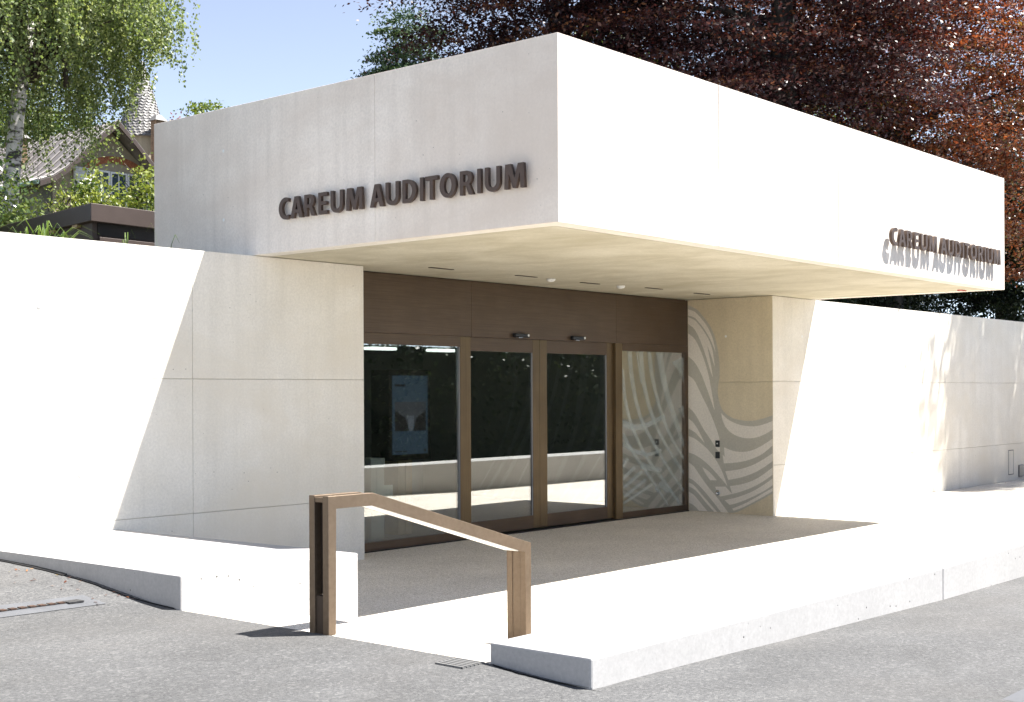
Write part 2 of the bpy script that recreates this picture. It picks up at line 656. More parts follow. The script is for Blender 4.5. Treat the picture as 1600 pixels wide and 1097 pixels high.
vB, fB = grid('b', xsB, rowsB, None)
road = raw_mesh('road', np.vstack([vA, vB]), np.vstack([fA, fB + len(vA)]), MAT['asphalt'])
struct(road)
bpy.context.view_layer.update()

far = MB()
far.box(-300, -300, -1.2, 300, 300, -0.9)
struct(far.build('ground', MAT['soil']))

gdn_x = list(np.linspace(-60, 120, 37))
gv, gf = [], []
ys_g = [11.75, 12.5, 13.6, 16, 20, 26, 34, 46, 70, 130, 260]
for x in gdn_x:
    for y in ys_g:
        yy = y
        if 10.0 <= x <= 20.0 and y < 13:
            yy = 13.3 + (y - 11.75) * 0.3
        if x > 22.0 and y < 13:
            yy = 10.66 + (y - 11.75)
        z = 3.0 + 0.035 * max(y - 14, 0) + 0.06 * math.sin(x * 0.9 + y)
        gv.append((x, yy, min(z, 8.0)))
n_g = len(ys_g)
for i in range(len(gdn_x) - 1):
    for j in range(n_g - 1):
        gf.append((i * n_g + j, (i + 1) * n_g + j, (i + 1) * n_g + j + 1, i * n_g + j + 1))
struct(raw_mesh('garden_slope', np.array(gv), np.array(gf), MAT['soil']))

# forecourt paving: level slabs with open joints, landing and steps up to the road
fore = MB()
fore.box(5.83, 5.0, -0.4, 46, 11.9, -0.06)
MAT['joint_bed'] = simple('dark_joint_bed', (0.03, 0.03, 0.03), 0.9)
forecourt = struct(fore.build('forecourt', MAT['joint_bed']))
xj = [7.10, 10.40, 14.60, 18.80, 23.0, 27.2, 31.4, 38, 46]
for i in range(len(xj) - 1):
    x0, x1 = xj[i], xj[i + 1]
    g = 0.010
    yb = kerb_back(x0) - 0.06
    if x0 < 18:
        MB().box(x0 + g, yb, -0.055, x1 - g, 11.80, 0.0).build('paving_slab', MAT['paving'], forecourt, 0.003)
    else:
        MB().box(x0 + g, yb, -0.055, x1 - g, 9.70, 0.0).build('paving_slab', MAT['paving'], forecourt, 0.003)
# narrow edging stones along the foot of the right wall
x = 18.81
k = 0
while x < 38:
    w = 0.98
    dz = 0.004 * ((k * 7) % 3) - 0.004
    MB().box(x + 0.006, 9.722, -0.055, x + w - 0.006, 10.27, dz).build('edging_stone', MAT['paving'], forecourt, 0.004)
    x += w
    k += 1
steps = struct(MB().box(5.818, 5.06, -0.3, 6.25, 8.125, 0.366).build('entrance_steps', MAT['paving'], None, 0.004))
MB().box(6.251, 5.06, -0.3, 6.672, 8.125, 0.245).build('step', MAT['paving'], steps, 0.004)
MB().box(6.673, 5.06, -0.3, 7.094, 8.125, 0.122).build('step', MAT['paving'], steps, 0.004)

# ------------------------------------------------------------------ entrance building
SZ = 3.434      # underside of the canopy
TZ = 5.09
X0, X1, YF, YB = 9.10, 19.78, 7.20, 13.20
aud = thing('auditorium_entrance', 'pale concrete entrance building with deep canopy over bronze framed glass doors', 'building', (14.4, 11.5, 0))

core = MB().box(X0 + 0.04, YF + 0.04, SZ + 0.045, X1 - 0.04, YB - 0.04, TZ - 0.04).build('canopy', MAT['canopy'], aud)
T = 0.04
G = 0.0013


def mitre_front(xa, xb, ml, mr):
    return [(xa + (0 if ml else G), YF), (xb - (0 if mr else G), YF), (xb - (T if mr else G), YF + T), (xa + (T if ml else G), YF + T)]


fx = [X0, 11.76, 14.42, X1]
for i in range(3):
    MB().prism(mitre_front(fx[i] + (0.0045 if i else 0), fx[i + 1] - (0.0045 if i < 2 else 0), i == 0, i == 2), SZ, TZ).build('concrete_panel', MAT['canopy'], core, 0.002)
MAT['joint'] = simple('grey_joint_filler', (0.05, 0.05, 0.05), 0.9)
for xj_ in fx[1:3]:
    MB().box(xj_ - 0.006, YF + 0.006, SZ + 0.001, xj_ + 0.006, YF + 0.036, TZ - 0.004).build('joint_filler', MAT['joint'], core)
ly = [YF, 9.50, YB]
for i in range(2):
    a0 = 0 if i == 0 else G
    p = [(X0, ly[i] + a0), (X0 + T, ly[i] + (T if i == 0 else a0)), (X0 + T, ly[i + 1] - (T if i == 1 else G)), (X0, ly[i + 1] - (0 if i == 1 else G))]
    MB().prism(p[::-1], SZ, TZ).build('concrete_panel', MAT['canopy'], core, 0.002)
    p = [(X1, ly[i] + a0), (X1 - T, ly[i] + (T if i == 0 else a0)), (X1 - T, ly[i + 1] - (T if i == 1 else G)), (X1, ly[i + 1] - (0 if i == 1 else G))]
    MB().prism(p, SZ, TZ).build('concrete_panel', MAT['canopy'], core, 0.002)
MB().box(X0 + T, YF + T, TZ - 0.04, X1 - T, YB, TZ - 0.004).build('roof_slab', MAT['canopy'], core)
# underside: border strip, drip groove, inner slab
bw = 0.16
bd = MB()
bd.box(X0 + T, YF + T, SZ, X1 - T, YF + bw + T, SZ + 0.045)
bd.box(X0 + T, YF + bw + T, SZ, X0 + T + bw, 11.9, SZ + 0.045)
bd.box(X1 - T - bw, YF + bw + T, SZ, X1 - T, 11.9, SZ + 0.045)
bd.build('soffit_border', MAT['wall'], core)
ga = 0.018
sx0, sx1, sy0 = X0 + T + bw + ga, X1 - T - bw - ga, YF + T + bw + ga
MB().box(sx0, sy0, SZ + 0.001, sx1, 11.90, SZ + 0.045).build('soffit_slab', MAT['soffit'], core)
for (x, y) in ((11.58, 10.95), (13.1, 10.89), (14.55, 10.96), (15.92, 10.84), (17.3, 10.9)):
    fr = MB().box(x - 0.20, y - 0.025, SZ - 0.006, x + 0.20, y + 0.025, SZ + 0.004).build('soffit_light', MAT['bronze_dark'], core)
for (x, y) in ((13.62, 10.9), (15.2, 10.91)):
    MB().lathe((x, y, SZ), [(0.06, 0.0), (0.058, -0.02), (0.04, -0.035), (0.012, -0.042)], 16).build('presence_detector', MAT['white'], core, smooth=True)
MB().box(19.28, 7.66, SZ - 0.012, 19.48, 7.72, SZ + 0.002).build('red_marker', MAT['red'], core)
for (yy, zz) in ((11.9, 4.62), (11.9, 3.86)):
    MB().lathe((X0, yy, zz), [(0.018, 0.001), (0.018, -0.0015), (0.012, -0.003)], 12, 'X').build('tie_plug', MAT['white'], core)


# --- lettering
def arc(cx, cy, rx_, ry_, a0, a1, n):
    return [(cx + rx_ * math.cos(R(a0 + (a1 - a0) * i / n)), cy + ry_ * math.sin(R(a0 + (a1 - a0) * i / n))) for i in range(n + 1)]


def glyph(ch):
    s = 0.168
    if ch == 'I':
        return s, [[(0, 0), (s, 0), (s, 1), (0, 1)]]
    if ch == 'T':
        w, t = 0.62, 0.17
        c0 = (w - s) / 2
        return w, [[(c0, 0), (c0 + s, 0), (c0 + s, 1 - t), (w, 1 - t), (w, 1), (0, 1), (0, 1 - t), (c0, 1 - t)]]
    if ch == 'E':
        w, t = 0.52, 0.165
        return w, [[(0, 0), (w, 0), (w, t), (s, t), (s, 0.425), (w - 0.04, 0.425), (w - 0.04, 0.585), (s, 0.585), (s, 1 - t), (w - 0.01, 1 - t), (w - 0.01, 1), (0, 1)]]
    if ch == 'U':
        w = 0.70
        o = [(0, 1), (0, 0.36)] + arc(w / 2, 0.36, w / 2, 0.38, 180, 360, 18)[1:] + [(w, 1), (w - s, 1), (w - s, 0.36)] + \
            arc(w / 2, 0.36, w / 2 - s, 0.205, 360, 180, 14)[1:] + [(s, 1)]
        return w, [o]
    if ch == 'M':
        w = 0.92
        return w, [[(0, 0), (0.19, 0), (0.215, 0.62), (0.385, 0.02), (0.535, 0.02), (0.705, 0.62), (0.73, 0), (w, 0), (w - 0.05, 1), (0.62, 1), (0.46, 0.42), (0.30, 1), (0.05, 1)]]
    if ch == 'A':
        w = 0.74
        o = [(0, 0), (0.21, 0), (0.265, 0.23), (0.475, 0.23), (0.53, 0), (w, 0), (0.49, 1), (0.25, 1)]
        h = [(0.30, 0.385), (0.44, 0.385), (0.37, 0.74)]
        return w, [o, h]
    if ch == 'R':
        w = 0.64
        o = [(0, 0), (s, 0), (s, 0.385), (0.285, 0.385), (0.425, 0), (w, 0), (0.455, 0.43)] + \
            arc(0.31, 0.70, 0.27, 0.30, -52, 90, 14) + [(0, 1)]
        h = [(s, 0.535)] + arc(0.285, 0.69, 0.10, 0.155, -90, 90, 10) + [(s, 0.845)]
        return w, [o, h]
    if ch == 'D':
        w = 0.71
        o = [(0, 0)] + arc(0.25, 0.5, w - 0.25, 0.5, -90, 90, 22) + [(0, 1)]
        h = [(s, 0.16)] + arc(0.25, 0.5, w - 0.25 - 0.21, 0.34, -90, 90, 18) + [(s, 0.84)]
        return w, [o, h]
    if ch == 'O':
        w = 0.80
        return w, [arc(w / 2, 0.5, w / 2, 0.52, 0, 360, 30)[:-1], arc(w / 2, 0.5, w / 2 - 0.215, 0.355, 0, 360, 26)[:-1]]
    if ch == 'C':
        w = 0.62
        o = arc(0.42, 0.5, 0.42, 0.52, 62, 298, 24) + [(w - 0.015, 0.20)] + arc(0.45, 0.5, 0.235, 0.345, 296, 64, 20) + [(w - 0.03, 0.80)]
        return w, [o]


def letter_mesh(ch, cap, hs_, depth):
    w, loops = glyph(ch)
    cu = bpy.data.curves.new('letter', 'CURVE')
    cu.dimensions = '2D'
    cu.fill_mode = 'BOTH'
    cu.extrude = depth / 2
    for lp in loops:
        sp = cu.splines.new('POLY')
        sp.points.add(len(lp) - 1)
        for i, (a, b) in enumerate(lp):
            sp.points[i].co = (a * cap * hs_, b * cap, 0, 1)
        sp.use_cyclic_u = True
    tmp = bpy.data.objects.new('tmp', cu)
    COL.objects.link(tmp)
    bpy.context.view_layer.update()
    me = bpy.data.meshes.new_from_object(tmp.evaluated_get(bpy.context.evaluated_depsgraph_get()))
    bpy.data.objects.remove(tmp)
    bpy.data.curves.remove(cu)
    me.name = 'letter'
    me.materials.clear()
    me.materials.append(MAT['letter'])
    return me, w * cap * hs_


TEXT = 'CAREUM AUDITORIUM'


def sign(origin, direction, cap, total, normal, standoff, depth):
    d = Vector(direction)
    nrm = Vector(normal)
    nat = 0.0
    gaps = []
    for i, ch in enumerate(TEXT):
        if ch == ' ':
            nat += 0.40
            continue
        nat += glyph(ch)[0]
        if i < len(TEXT) - 1 and TEXT[i + 1] != ' ':
            nat += 0.19 if not (ch in 'AT' or TEXT[i + 1] in 'AT') else 0.10
    hsc = total / (nat * cap)
    hold = holder('sign', aud, origin)
    cache = {}
    xcur = 0.0
    for i, ch in enumerate(TEXT):
        if ch == ' ':
            xcur += 0.40 * cap * hsc
            continue
        if ch not in cache:
            cache[ch] = letter_mesh(ch, cap, hsc, depth)
        me, w = cache[ch]
        o = bpy.data.objects.new('letter', me)
        COL.objects.link(o)
        o.parent = hold
        mat = Matrix((d, Vector((0, 0, 1)), nrm)).transposed().to_4x4()
        mat.translation = d * xcur + nrm * (standoff + depth / 2)
        o.matrix_local = mat
        xcur += w
        if i < len(TEXT) - 1 and TEXT[i + 1] != ' ':
            xcur += (0.19 if not (ch in 'AT' or TEXT[i + 1] in 'AT') else 0.10) * cap * hsc
    # stand-off pins in the wall
    return hold


sign((X0, 10.885, 3.765), (0, -1, 0), 0.222, 3.36, (-1, 0, 0), 0.032, 0.034)
sign((15.69, YF, 3.772), (1, 0, 0), 0.213, 3.70, (0, -1, 0), 0.05, 0.04)

# --- glazed front, in the plane Y = 11.83
YD = 11.83
for (a, b) in ((10.76, 13.09), (13.09, 16.36), (16.36, 18.345)):
    MB().box(a + 0.002, YD, 2.685, b - 0.002, YD + 0.05, SZ - 0.012).build('fascia_panel', MAT['bronze_h'], aud, 0.002)
MB().box(10.76, YD + 0.051, 2.69, 18.345, YD + 0.25, SZ - 0.001).build('door_header', MAT['bronze_dark'], aud)
# left fixed light
fxl = MB()
fxl.box(10.76, YD, 2.548, 12.868, YD + 0.07, 2.683)
fxl.box(10.76, YD, 0.012, 12.868, YD + 0.07, 0.115)
fxl.box(10.76, YD, 0.115, 10.92, YD + 0.07, 2.548)
fixed_l = fxl.build('fixed_window', MAT['bronze_h'], aud, 0.002)
MB().box(10.92, YD + 0.03, 0.115, 12.85, YD + 0.042, 2.548).build('glass', MAT['glass'], fixed_l)
MB().box(12.852, YD + 0.01, 0.115, 12.867, YD + 0.05, 2.546).build('seal', MAT['grey_seal'], fixed_l)
MB().box(12.87, YD + 0.002, 0.012, 13.072, YD + 0.10, 2.683).build('mullion', MAT['bronze_v'], aud, 0.002)
MB().box(16.345, YD + 0.002, 0.012, 16.515, YD + 0.10, 2.683).build('mullion', MAT['bronze_v'], aud, 0.002)
MB().box(10.76, YD - 0.01, -0.02, 18.345, YD + 0.16, 0.011).build('threshold', MAT['black'], aud)


def door(xa, xb, sl, sr_, flip):
    y0 = YD + 0.052
    d = holder('sliding_door', aud, (xa, y0, 0.03))
    MB().box(xa, y0, 0.03, xa + sl, y0 + 0.05, 2.684).build('door_stile', MAT['bronze_v'], d, 0.002)
    MB().box(xb - sr_, y0, 0.03, xb, y0 + 0.05, 2.684).build('door_stile', MAT['bronze_v'], d, 0.002)
    MB().box(xa + sl + 0.001, y0 + 0.002, 2.50, xb - sr_ - 0.001, y0 + 0.048, 2.684).build('top_rail', MAT['bronze_h'], d)
    MB().box(xa + sl + 0.001, y0 + 0.002, 0.03, xb - sr_ - 0.001, y0 + 0.048, 0.21).build('bottom_rail', MAT['bronze_h'], d)
    MB().box(xa + sl + 0.002, y0 + 0.02, 0.21, xb - sr_ - 0.002, y0 + 0.032, 2.50).build('glass', MAT['glass'], d)
    MB().box(xb - sr_ - 0.022, y0 + 0.006, 0.212, xb - sr_ - 0.003, y0 + 0.019, 2.498).build('seal', MAT['grey_seal'], d)
    return d


door(13.074, 14.577, 0.03, 0.145, False)
d2 = door(14.582, 16.343, 0.165, 0.155, True)
# right fixed light
fxr = MB()
fxr.box(16.517, YD, 2.57, 18.345, YD + 0.07, 2.683)
fxr.box(16.517, YD, 0.012, 18.345, YD + 0.07, 0.10)
fxr.box(18.25, YD, 0.10, 18.345, YD + 0.07, 2.57)
fixed_r = fxr.build('fixed_window', MAT['bronze_h'], aud, 0.002)
MB().box(16.517, YD + 0.03, 0.10, 18.25, YD + 0.042, 2.57).build('glass', MAT['glass_side'], fixed_r)
MAT['film'] = film_mat()


def on_pane(a, b):
    u, v = (960 + a / 4.06 - 800.0) / 2074.47, (540 + b / 4.06 - 612.37) / 2074.47
    d = fw + rx * u + ry * v
    t = (YD + 0.0285) / d.y
    return (min(max(d.x * t, 16.519), 18.248), YD + 0.0285, min(max(1.95 + d.z * t, 0.102), 2.568))


FILM = [
    ([(50, 150), (66, 320), (108, 500), (200, 700), (330, 880), (420, 1010)], 20),
    ([(95, 30), (115, 230), (165, 450), (260, 640), (390, 850), (450, 930)], 26),
    ([(140, 30), (152, 110), (172, 240)], 9),
    ([(167, 30), (185, 230), (235, 430), (310, 600), (420, 780), (475, 850)], 26),
    ([(218, 30), (245, 220), (290, 400), (350, 560), (430, 700), (480, 760)], 24),
    ([(282, 30), (320, 250), (370, 420), (430, 600), (480, 700)], 36),
    ([(50, 490), (130, 520), (230, 495), (320, 440)], 40),
    ([(50, 620), (130, 670), (220, 690), (300, 660)], 30),
    ([(50, 560), (120, 680), (230, 840), (340, 1010)], 24),
    ([(50, 770), (85, 715)], 22), ([(50, 850), (130, 770)], 22), ([(60, 900), (175, 800)], 22), ([(60, 960), (200, 850)], 20), ([(60, 1000), (240, 880)], 18),
    ([(400, 90), (430, 150), (475, 260)], 70), ([(425, 390), (445, 440), (475, 510)], 38),
    ([(170, 760), (230, 780), (300, 790)], 40), ([(280, 880), (320, 900), (350, 930)], 44),
]
for line, wd in FILM:
    dense = []
    for i in range(len(line) - 1):
        p0 = Vector((*line[max(i - 1, 0)], 0)); p1 = Vector((*line[i], 0)); p2 = Vector((*line[i + 1], 0)); p3 = Vector((*line[min(i + 2, len(line) - 1)], 0))
        for q in range(6):
            t = q / 6
            dense.append(0.5 * ((2 * p1) + (p2 - p0) * t + (2 * p0 - 5 * p1 + 4 * p2 - p3) * t * t + (3 * p1 - p0 - 3 * p2 + p3) * t ** 3))
    dense.append(Vector((*line[-1], 0)))
    L_, R_ = [], []
    for i, p in enumerate(dense):
        tg = (dense[min(i + 1, len(dense) - 1)] - dense[max(i - 1, 0)]).normalized()
        k = i / (len(dense) - 1)
        w_ = wd * 0.5 * (1.0 if wd < 23 else (1.05 - 0.45 * k))
        nn = Vector((-tg.y, tg.x, 0)) * w_
        L_.append(on_pane(p.x + nn.x, p.y + nn.y))
        R_.append(on_pane(p.x - nn.x, p.y - nn.y))
    fb = MB()
    for i in range(len(L_) - 1):
        if L_[i][2] <= 0.103 and L_[i + 1][2] <= 0.103:
            continue
        fb.poly([L_[i], R_[i], R_[i + 1], L_[i + 1]])
    FILM_Y = 0.0004
    o = fb.build('film_band', MAT['film'], fixed_r)
    o.location.y -= FILM_Y * (FILM.index((line, wd)))
for xs_ in (13.92, 15.21):
    sb = MB().box(xs_, YD - 0.075, 2.70, xs_ + 0.30, YD - 0.001, 2.755).build('motion_sensor', MAT['black'], aud, 0.012)
    MB().lathe((xs_ + 0.262, YD - 0.074, 2.732), [(0.018, 0.0), (0.017, -0.008), (0.008, -0.014)], 12, 'Y').build('sensor_lens', MAT['white'], sb)
    MB().box(xs_ + 0.06, YD - 0.07, 2.694, xs_ + 0.15, YD - 0.02, 2.70).build('sensor_window', MAT['steel'], sb)

# lobby behind the glass
lob = MB()
lob.box(10.6, 11.95, -0.06, 18.5, 18.0, -0.005)
lob.build('lobby_floor', MAT['lobby_floor'], aud)
MB().box(10.4, 18.0, -0.06, 18.7, 18.2, 3.4).build('lobby_back_wall', MAT['lobby'], aud)
MB().box(10.4, 12.1, -0.06, 10.6, 18.0, 3.4).build('lobby_side_wall', MAT['lobby'], aud)
MB().box(18.5, 12.1, -0.06, 18.7, 18.0, 3.4).build('lobby_side_wall', MAT['mural_grey'], aud)
MB().box(10.4, 12.1, 3.0, 18.7, 18.2, 3.4).build('lobby_ceiling', MAT['lobby'], aud)
MB().box(13.6, 17.9, 0.0, 15.2, 17.98, 2.3).build('inner_door', MAT['dark'], aud)

# ------------------------------------------------------------------ side walls
lw_ = thing('concrete_wall', 'long pale concrete wall left of the doors, half in diagonal shade, white plinth at its foot', 'wall', (2, 11.5, 0))
YL, YLB = 11.37, 11.72
ZT = 3.428
lcore = MB().box(-14, YL + 0.03, -0.3, 10.70 - 0.03, YLB, ZT - 0.004).build('wall_core', MAT['wall'], lw_)
xs_l = [-14, -8.5, -4.3, -0.1, 4.1, 8.292, 10.70]
zs_l = [-0.3, 0.712, 2.098, ZT]
g = 0.0020
for i in range(len(xs_l) - 1):
    for j in range(3):
        xa, xb = xs_l[i] + g, xs_l[i + 1] - (0 if i == len(xs_l) - 2 else g)
        MB().box(xa, YL, zs_l[j] + g, xb, YL + 0.03, zs_l[j + 1] - (0 if j == 2 else g)).build('concrete_panel', MAT['wall'], lw_, 0.002)
MB().box(10.67, YL + 0.031, -0.3, 10.70, YLB, ZT).build('end_face', MAT['wall'], lw_)
for (xx, zz) in ((6.57, 2.76), (6.99, 1.17), (4.9, 2.76), (4.9, 1.17)):
    MB().lathe((xx, YL, zz), [(0.022, 0.001), (0.022, -0.0015), (0.014, -0.003)], 14, 'Y').build('tie_plug', MAT['kerbc'], lw_)

rw = thing('concrete_wall', 'pale concrete wall right of the doors with painted wave mural on its inner return', 'wall', (30, 10.5, 0))
YR = 10.28
XR = 18.35
MB().box(XR + 0.03, YR + 0.03, -0.3, 46, YR + 0.36, ZT - 0.004).build('wall_core', MAT['wall'], rw)
MB().box(XR + 0.03, YR + 0.36, -0.3, XR + 0.4, 12.0, ZT - 0.004).build('return_core', MAT['wall'], rw)
xs_r = [XR, 20.90, 25.05, 29.2, 33.4, 37.6, 41.8, 46]
zs_r = [-0.3, 0.79, 2.09, ZT]
for i in range(len(xs_r) - 1):
    for j in range(3):
        xa, xb = xs_r[i] + (0 if i == 0 else g), xs_r[i + 1] - g
        za, zb = zs_r[j] + g, zs_r[j + 1] - (0 if j == 2 else g)
        p = [(xa, YR), (xb, YR), (xb, YR + 0.03), (xa + (0.03 if i == 0 else 0), YR + 0.03)]
        MB().prism(p, za, zb).build('concrete_panel', MAT['wall'], rw, 0.002)
for j in range(3):
    za, zb = zs_r[j] + g, zs_r[j + 1] - (0 if j == 2 else g)
    p = [(XR, YR), (XR + 0.03, YR + 0.03), (XR + 0.03, 11.9), (XR, 11.9)]
    MB().prism(p[::-1], za, zb).build('return_panel', MAT['return'], rw, 0.002)
MB().lathe((XR, 11.12, 2.82), [(0.02, 0.001), (0.02, -0.0015), (0.012, -0.003)], 14, 'X').build('tie_plug', MAT['white'], rw)
MB().lathe((19.3, YR, 2.82), [(0.022, 0.001), (0.022, -0.0015), (0.012, -0.003)], 14, 'Y').build('tie_plug', MAT['white'], rw)
hatch = MB()
for (a, b, c, d) in ((28.42, 0.13, 28.435, 0.66), (28.70, 0.13, 28.715, 0.66), (28.435, 0.13, 28.70, 0.145), (28.435, 0.645, 28.70, 0.66)):
    hatch.box(a, YR - 0.004, b, c, YR + 0.004, d)
hatch.build('hatch_frame', MAT['iron'], rw)
MB().box(28.437, YR - 0.003, 0.147, 28.698, YR + 0.004, 0.643).build('hatch_cover', MAT['wall'], rw)
MB().box(29.0, YR - 0.03, 0.06, 29.3, YR + 0.004, 0.32).build('wall_box', MAT['grate'], rw, 0.01)

# mural, traced onto the return wall (plane X = 18.35)
CX, CY_, F = 800.0, 612.36964683, 2074.47319757


def onX(px, py, X):
    u, v = (px - CX) / F, (py - CY_) / F
    d = fw + rx * u + ry * v
    t = X / d.x
    return (X, d.y * t, 1.95 + d.z * t)


def mu(pts, X):
    out = []
    for (a, b) in pts:
        p = onX(1080 + a / 6.096, 460 + b / 6.096, X)
        out.append((X, 11.827 if a <= 5 else min(max(p[1], YR + 0.002), 11.826), max(p[2], 0.006)))
    return out


def b_(pts):
    return [(x_, y_ + 1036) for (x_, y_) in pts]


GREY = [(5, 100), (60, 145), (100, 195), (165, 275), (215, 370), (250, 500), (268, 640), (272, 780), (258, 850), (250, 930), (262, 1010)] + \
    b_([(290, 60), (335, 112), (420, 155), (560, 175), (680, 150), (775, 116), (775, 858), (690, 910), (560, 975), (440, 1040), (370, 1100), (5, 1100)])
BEIGE = [
    [(5, 140), (30, 160), (75, 205), (130, 270), (175, 345), (210, 430), (232, 555), (205, 480), (165, 395), (110, 310), (60, 250), (30, 218), (5, 200)],
    [(5, 215), (30, 240), (80, 295), (130, 365), (175, 445), (205, 530), (225, 695), (195, 600), (170, 530), (153, 488), (165, 560), (190, 680), (207, 795), (185, 740), (150, 620), (110, 500), (70, 400), (30, 325), (5, 280)],
    [(5, 370), (30, 415), (80, 510), (130, 640), (175, 800), (222, 1095), (228, 1111), (205, 1060), (150, 900), (90, 740), (30, 640), (5, 590)],
    [(5, 770), (30, 810), (95, 955), (150, 1060), (215, 1210), (255, 1325), (272, 1390), (272, 1500), (250, 1490), (200, 1405), (110, 1275), (35, 1130), (5, 1075)],
    b_([(5, 145), (30, 195), (80, 280), (128, 380), (75, 320), (30, 270), (5, 245)]),
    b_([(5, 315), (25, 330), (90, 380), (170, 450), (240, 545), (300, 660), (345, 790), (270, 700), (170, 590), (90, 525), (25, 485), (5, 472)]),
    b_([(105, 610), (160, 640), (245, 735), (180, 735), (140, 680)]),
    b_([(5, 565), (25, 600), (90, 700), (170, 810), (250, 900), (355, 1048), (285, 1040), (200, 930), (110, 820), (25, 735), (5, 715)]),
    b_([(5, 755), (25, 780), (100, 870), (170, 950), (250, 1040), (220, 1038), (140, 950), (80, 870), (25, 815), (5, 795)]),
    b_([(5, 845), (25, 870), (80, 940), (155, 1030), (75, 1025), (25, 970), (5, 950)]),
    b_([(225, 795), (325, 795), (390, 865), (330, 880), (275, 890), (245, 835)]),
    b_([(285, 95), (340, 150), (420, 195), (520, 220), (640, 222), (775, 170), (775, 253), (690, 305), (600, 335), (500, 335), (410, 305), (340, 250), (300, 175)]),
    b_([(312, 420), (400, 458), (500, 468), (600, 445), (700, 390), (775, 337), (775, 402), (690, 480), (590, 530), (480, 560), (380, 572), (310, 574), (300, 490), (318, 512)]),
    b_([(325, 648), (450, 635), (580, 595), (690, 535), (775, 477), (775, 552), (690, 615), (590, 670), (470, 712), (352, 732)]),
    b_([(368, 790), (480, 775), (600, 735), (700, 670), (775, 612), (775, 682), (690, 745), (580, 805), (470, 845), (390, 866)]),
    b_([(318, 925), (450, 895), (580, 845), (690, 780), (775, 717), (775, 782), (690, 840), (570, 900), (450, 950), (365, 970)]),
    b_([(390, 1005), (480, 970), (590, 915), (700, 850), (775, 808), (775, 839), (690, 890), (580, 950), (480, 1000), (405, 1025)]),
]


def smooth_poly(pts, it=2):
    """round the drawn outline a little but keep its sharp tips"""
    for _ in range(it):
        out = []
        n = len(pts)
        for i in range(n):
            a, b, c = Vector(pts[i - 1]), Vector(pts[i]), Vector(pts[(i + 1) % n])
            ang = (b - a).angle(c - b, 0)
            if ang > 0.7:
                out.append(tuple(b))
            else:
                out.append(tuple(b * 0.75 + a * 0.25))
                out.append(tuple(b * 0.75 + c * 0.25))
        pts = out
    return pts


def flat(pts, X, name, mat, parent, thick=0.0012):
    P_ = smooth_poly(pts)
    n = len(P_)
    mb = MB()
    bm = mb.bm
    fr = [bm.verts.new(p) for p in P_]
    bk = [bm.verts.new((p[0] + thick, p[1], p[2])) for p in P_]
    for t_ in tessellate_polygon([[Vector((p[1], p[2], 0)) for p in P_]]):
        bm.faces.new([fr[i] for i in t_])
    for i in range(n):
        j = (i + 1) % n
        bm.faces.new((fr[i], fr[j], bk[j], bk[i]))
    return mb.build(name, mat, parent)


mural = flat(mu(GREY, XR - 0.0016), XR, 'mural', MAT['mural_grey'], rw)
for poly in BEIGE:
    flat(mu(poly, XR - 0.0036), XR, 'painted_band', MAT['mural_beige'], mural)
for zz in (1.108, 0.925):
    pb = MB().box(XR - 0.02, 11.235, zz - 0.055, XR - 0.004, 11.315, zz + 0.05).build('wall_button', MAT['black'], rw, 0.006)
    if zz > 1:
        MB().lathe((XR - 0.02, 11.275, zz), [(0.012, 0.002), (0.012, -0.001), (0.008, -0.002)], 12, 'X').build('button_light', MAT['white'], pb)
MB().lathe((XR - 0.004, 11.275, 0.318), [(0.042, 0.002), (0.042, -0.012), (0.03, -0.018), (0.028, -0.010), (0.004, -0.010)], 24, 'X').build('key_cylinder', MAT['steel'], rw, smooth=True)

# painted bands carried on along the lobby's side wall, seen through the glass
lm = holder('lobby_mural', aud, (18.5, 14, 0))
for k in range(11):
    y0 = 12.15 + k * 0.34
    pts_o, pts_i = [], []
    for q in range(13):
        t = q / 12
        z = 0.02 + 2.9 * t
        yy = y0 + 1.15 * (1 - t) ** 2.0 + 0.10 * math.sin(3 * t + k)
        wd = (0.11 + 0.05 * math.sin(k * 1.7)) * (0.55 + 0.75 * t)
        pts_o.append((18.497, min(yy + wd, 17.9), z))
        pts_i.append((18.497, min(yy, 17.8), z))
    bm_ = MB()
    for q in range(12):
        bm_.poly([pts_i[q], pts_o[q], pts_o[q + 1], pts_i[q + 1]])
    bm_.build('painted_band', MAT['lobby_band'], lm)

# ------------------------------------------------------------------ plinth, kerb, handrail
pl = MB()
pp = [(5.812, 8.128), (7.575, 8.128), (7.53, 9.2), (7.47, 10.3), (7.42, 11.368), (5.75, 11.368), (5.782, 10.6), (5.80, 9.7), (5.808, 8.8)]
pl.prism(pp, -0.3, 0.616)
plinth = pl.build('concrete_plinth', MAT['kerbc'], None, 0.011, seg=2)
tag(plinth, 'low white concrete plinth at the foot of the left wall, beside the steps', 'plinth')

kerb = thing('concrete_kerb', 'long low white concrete kerb wall along the road in the right foreground', 'kerb', (12, 4.7, 0))
kx = [5.81, 6.7, 8.6, 10.75, 12.9, 15.05, 17.2, 19.35, 21.5, 25.8, 30.1, 36, 46]
kx = [5.81, 10.62, 15.4, 17.4, 19.6, 24.4, 29.2, 34, 46]
for i in range(len(kx) - 1):
    a, b = kx[i] + (0 if i == 0 else 0.002), kx[i + 1] - 0.002
    p8 = [(a, kerb_front(a), -0.3), (b, kerb_front(b), -0.3), (b, kerb_back(b), -0.3), (a, kerb_back(a), -0.3),
          (a, kerb_front(a), kerb_top(a)), (b, kerb_front(b), kerb_top(b)), (b, kerb_back(b), kerb_top(b)), (a, kerb_back(a), kerb_top(a))]
    MB().hexa(p8).build('kerb_block', MAT['kerbc'], kerb, 0.013, seg=2)

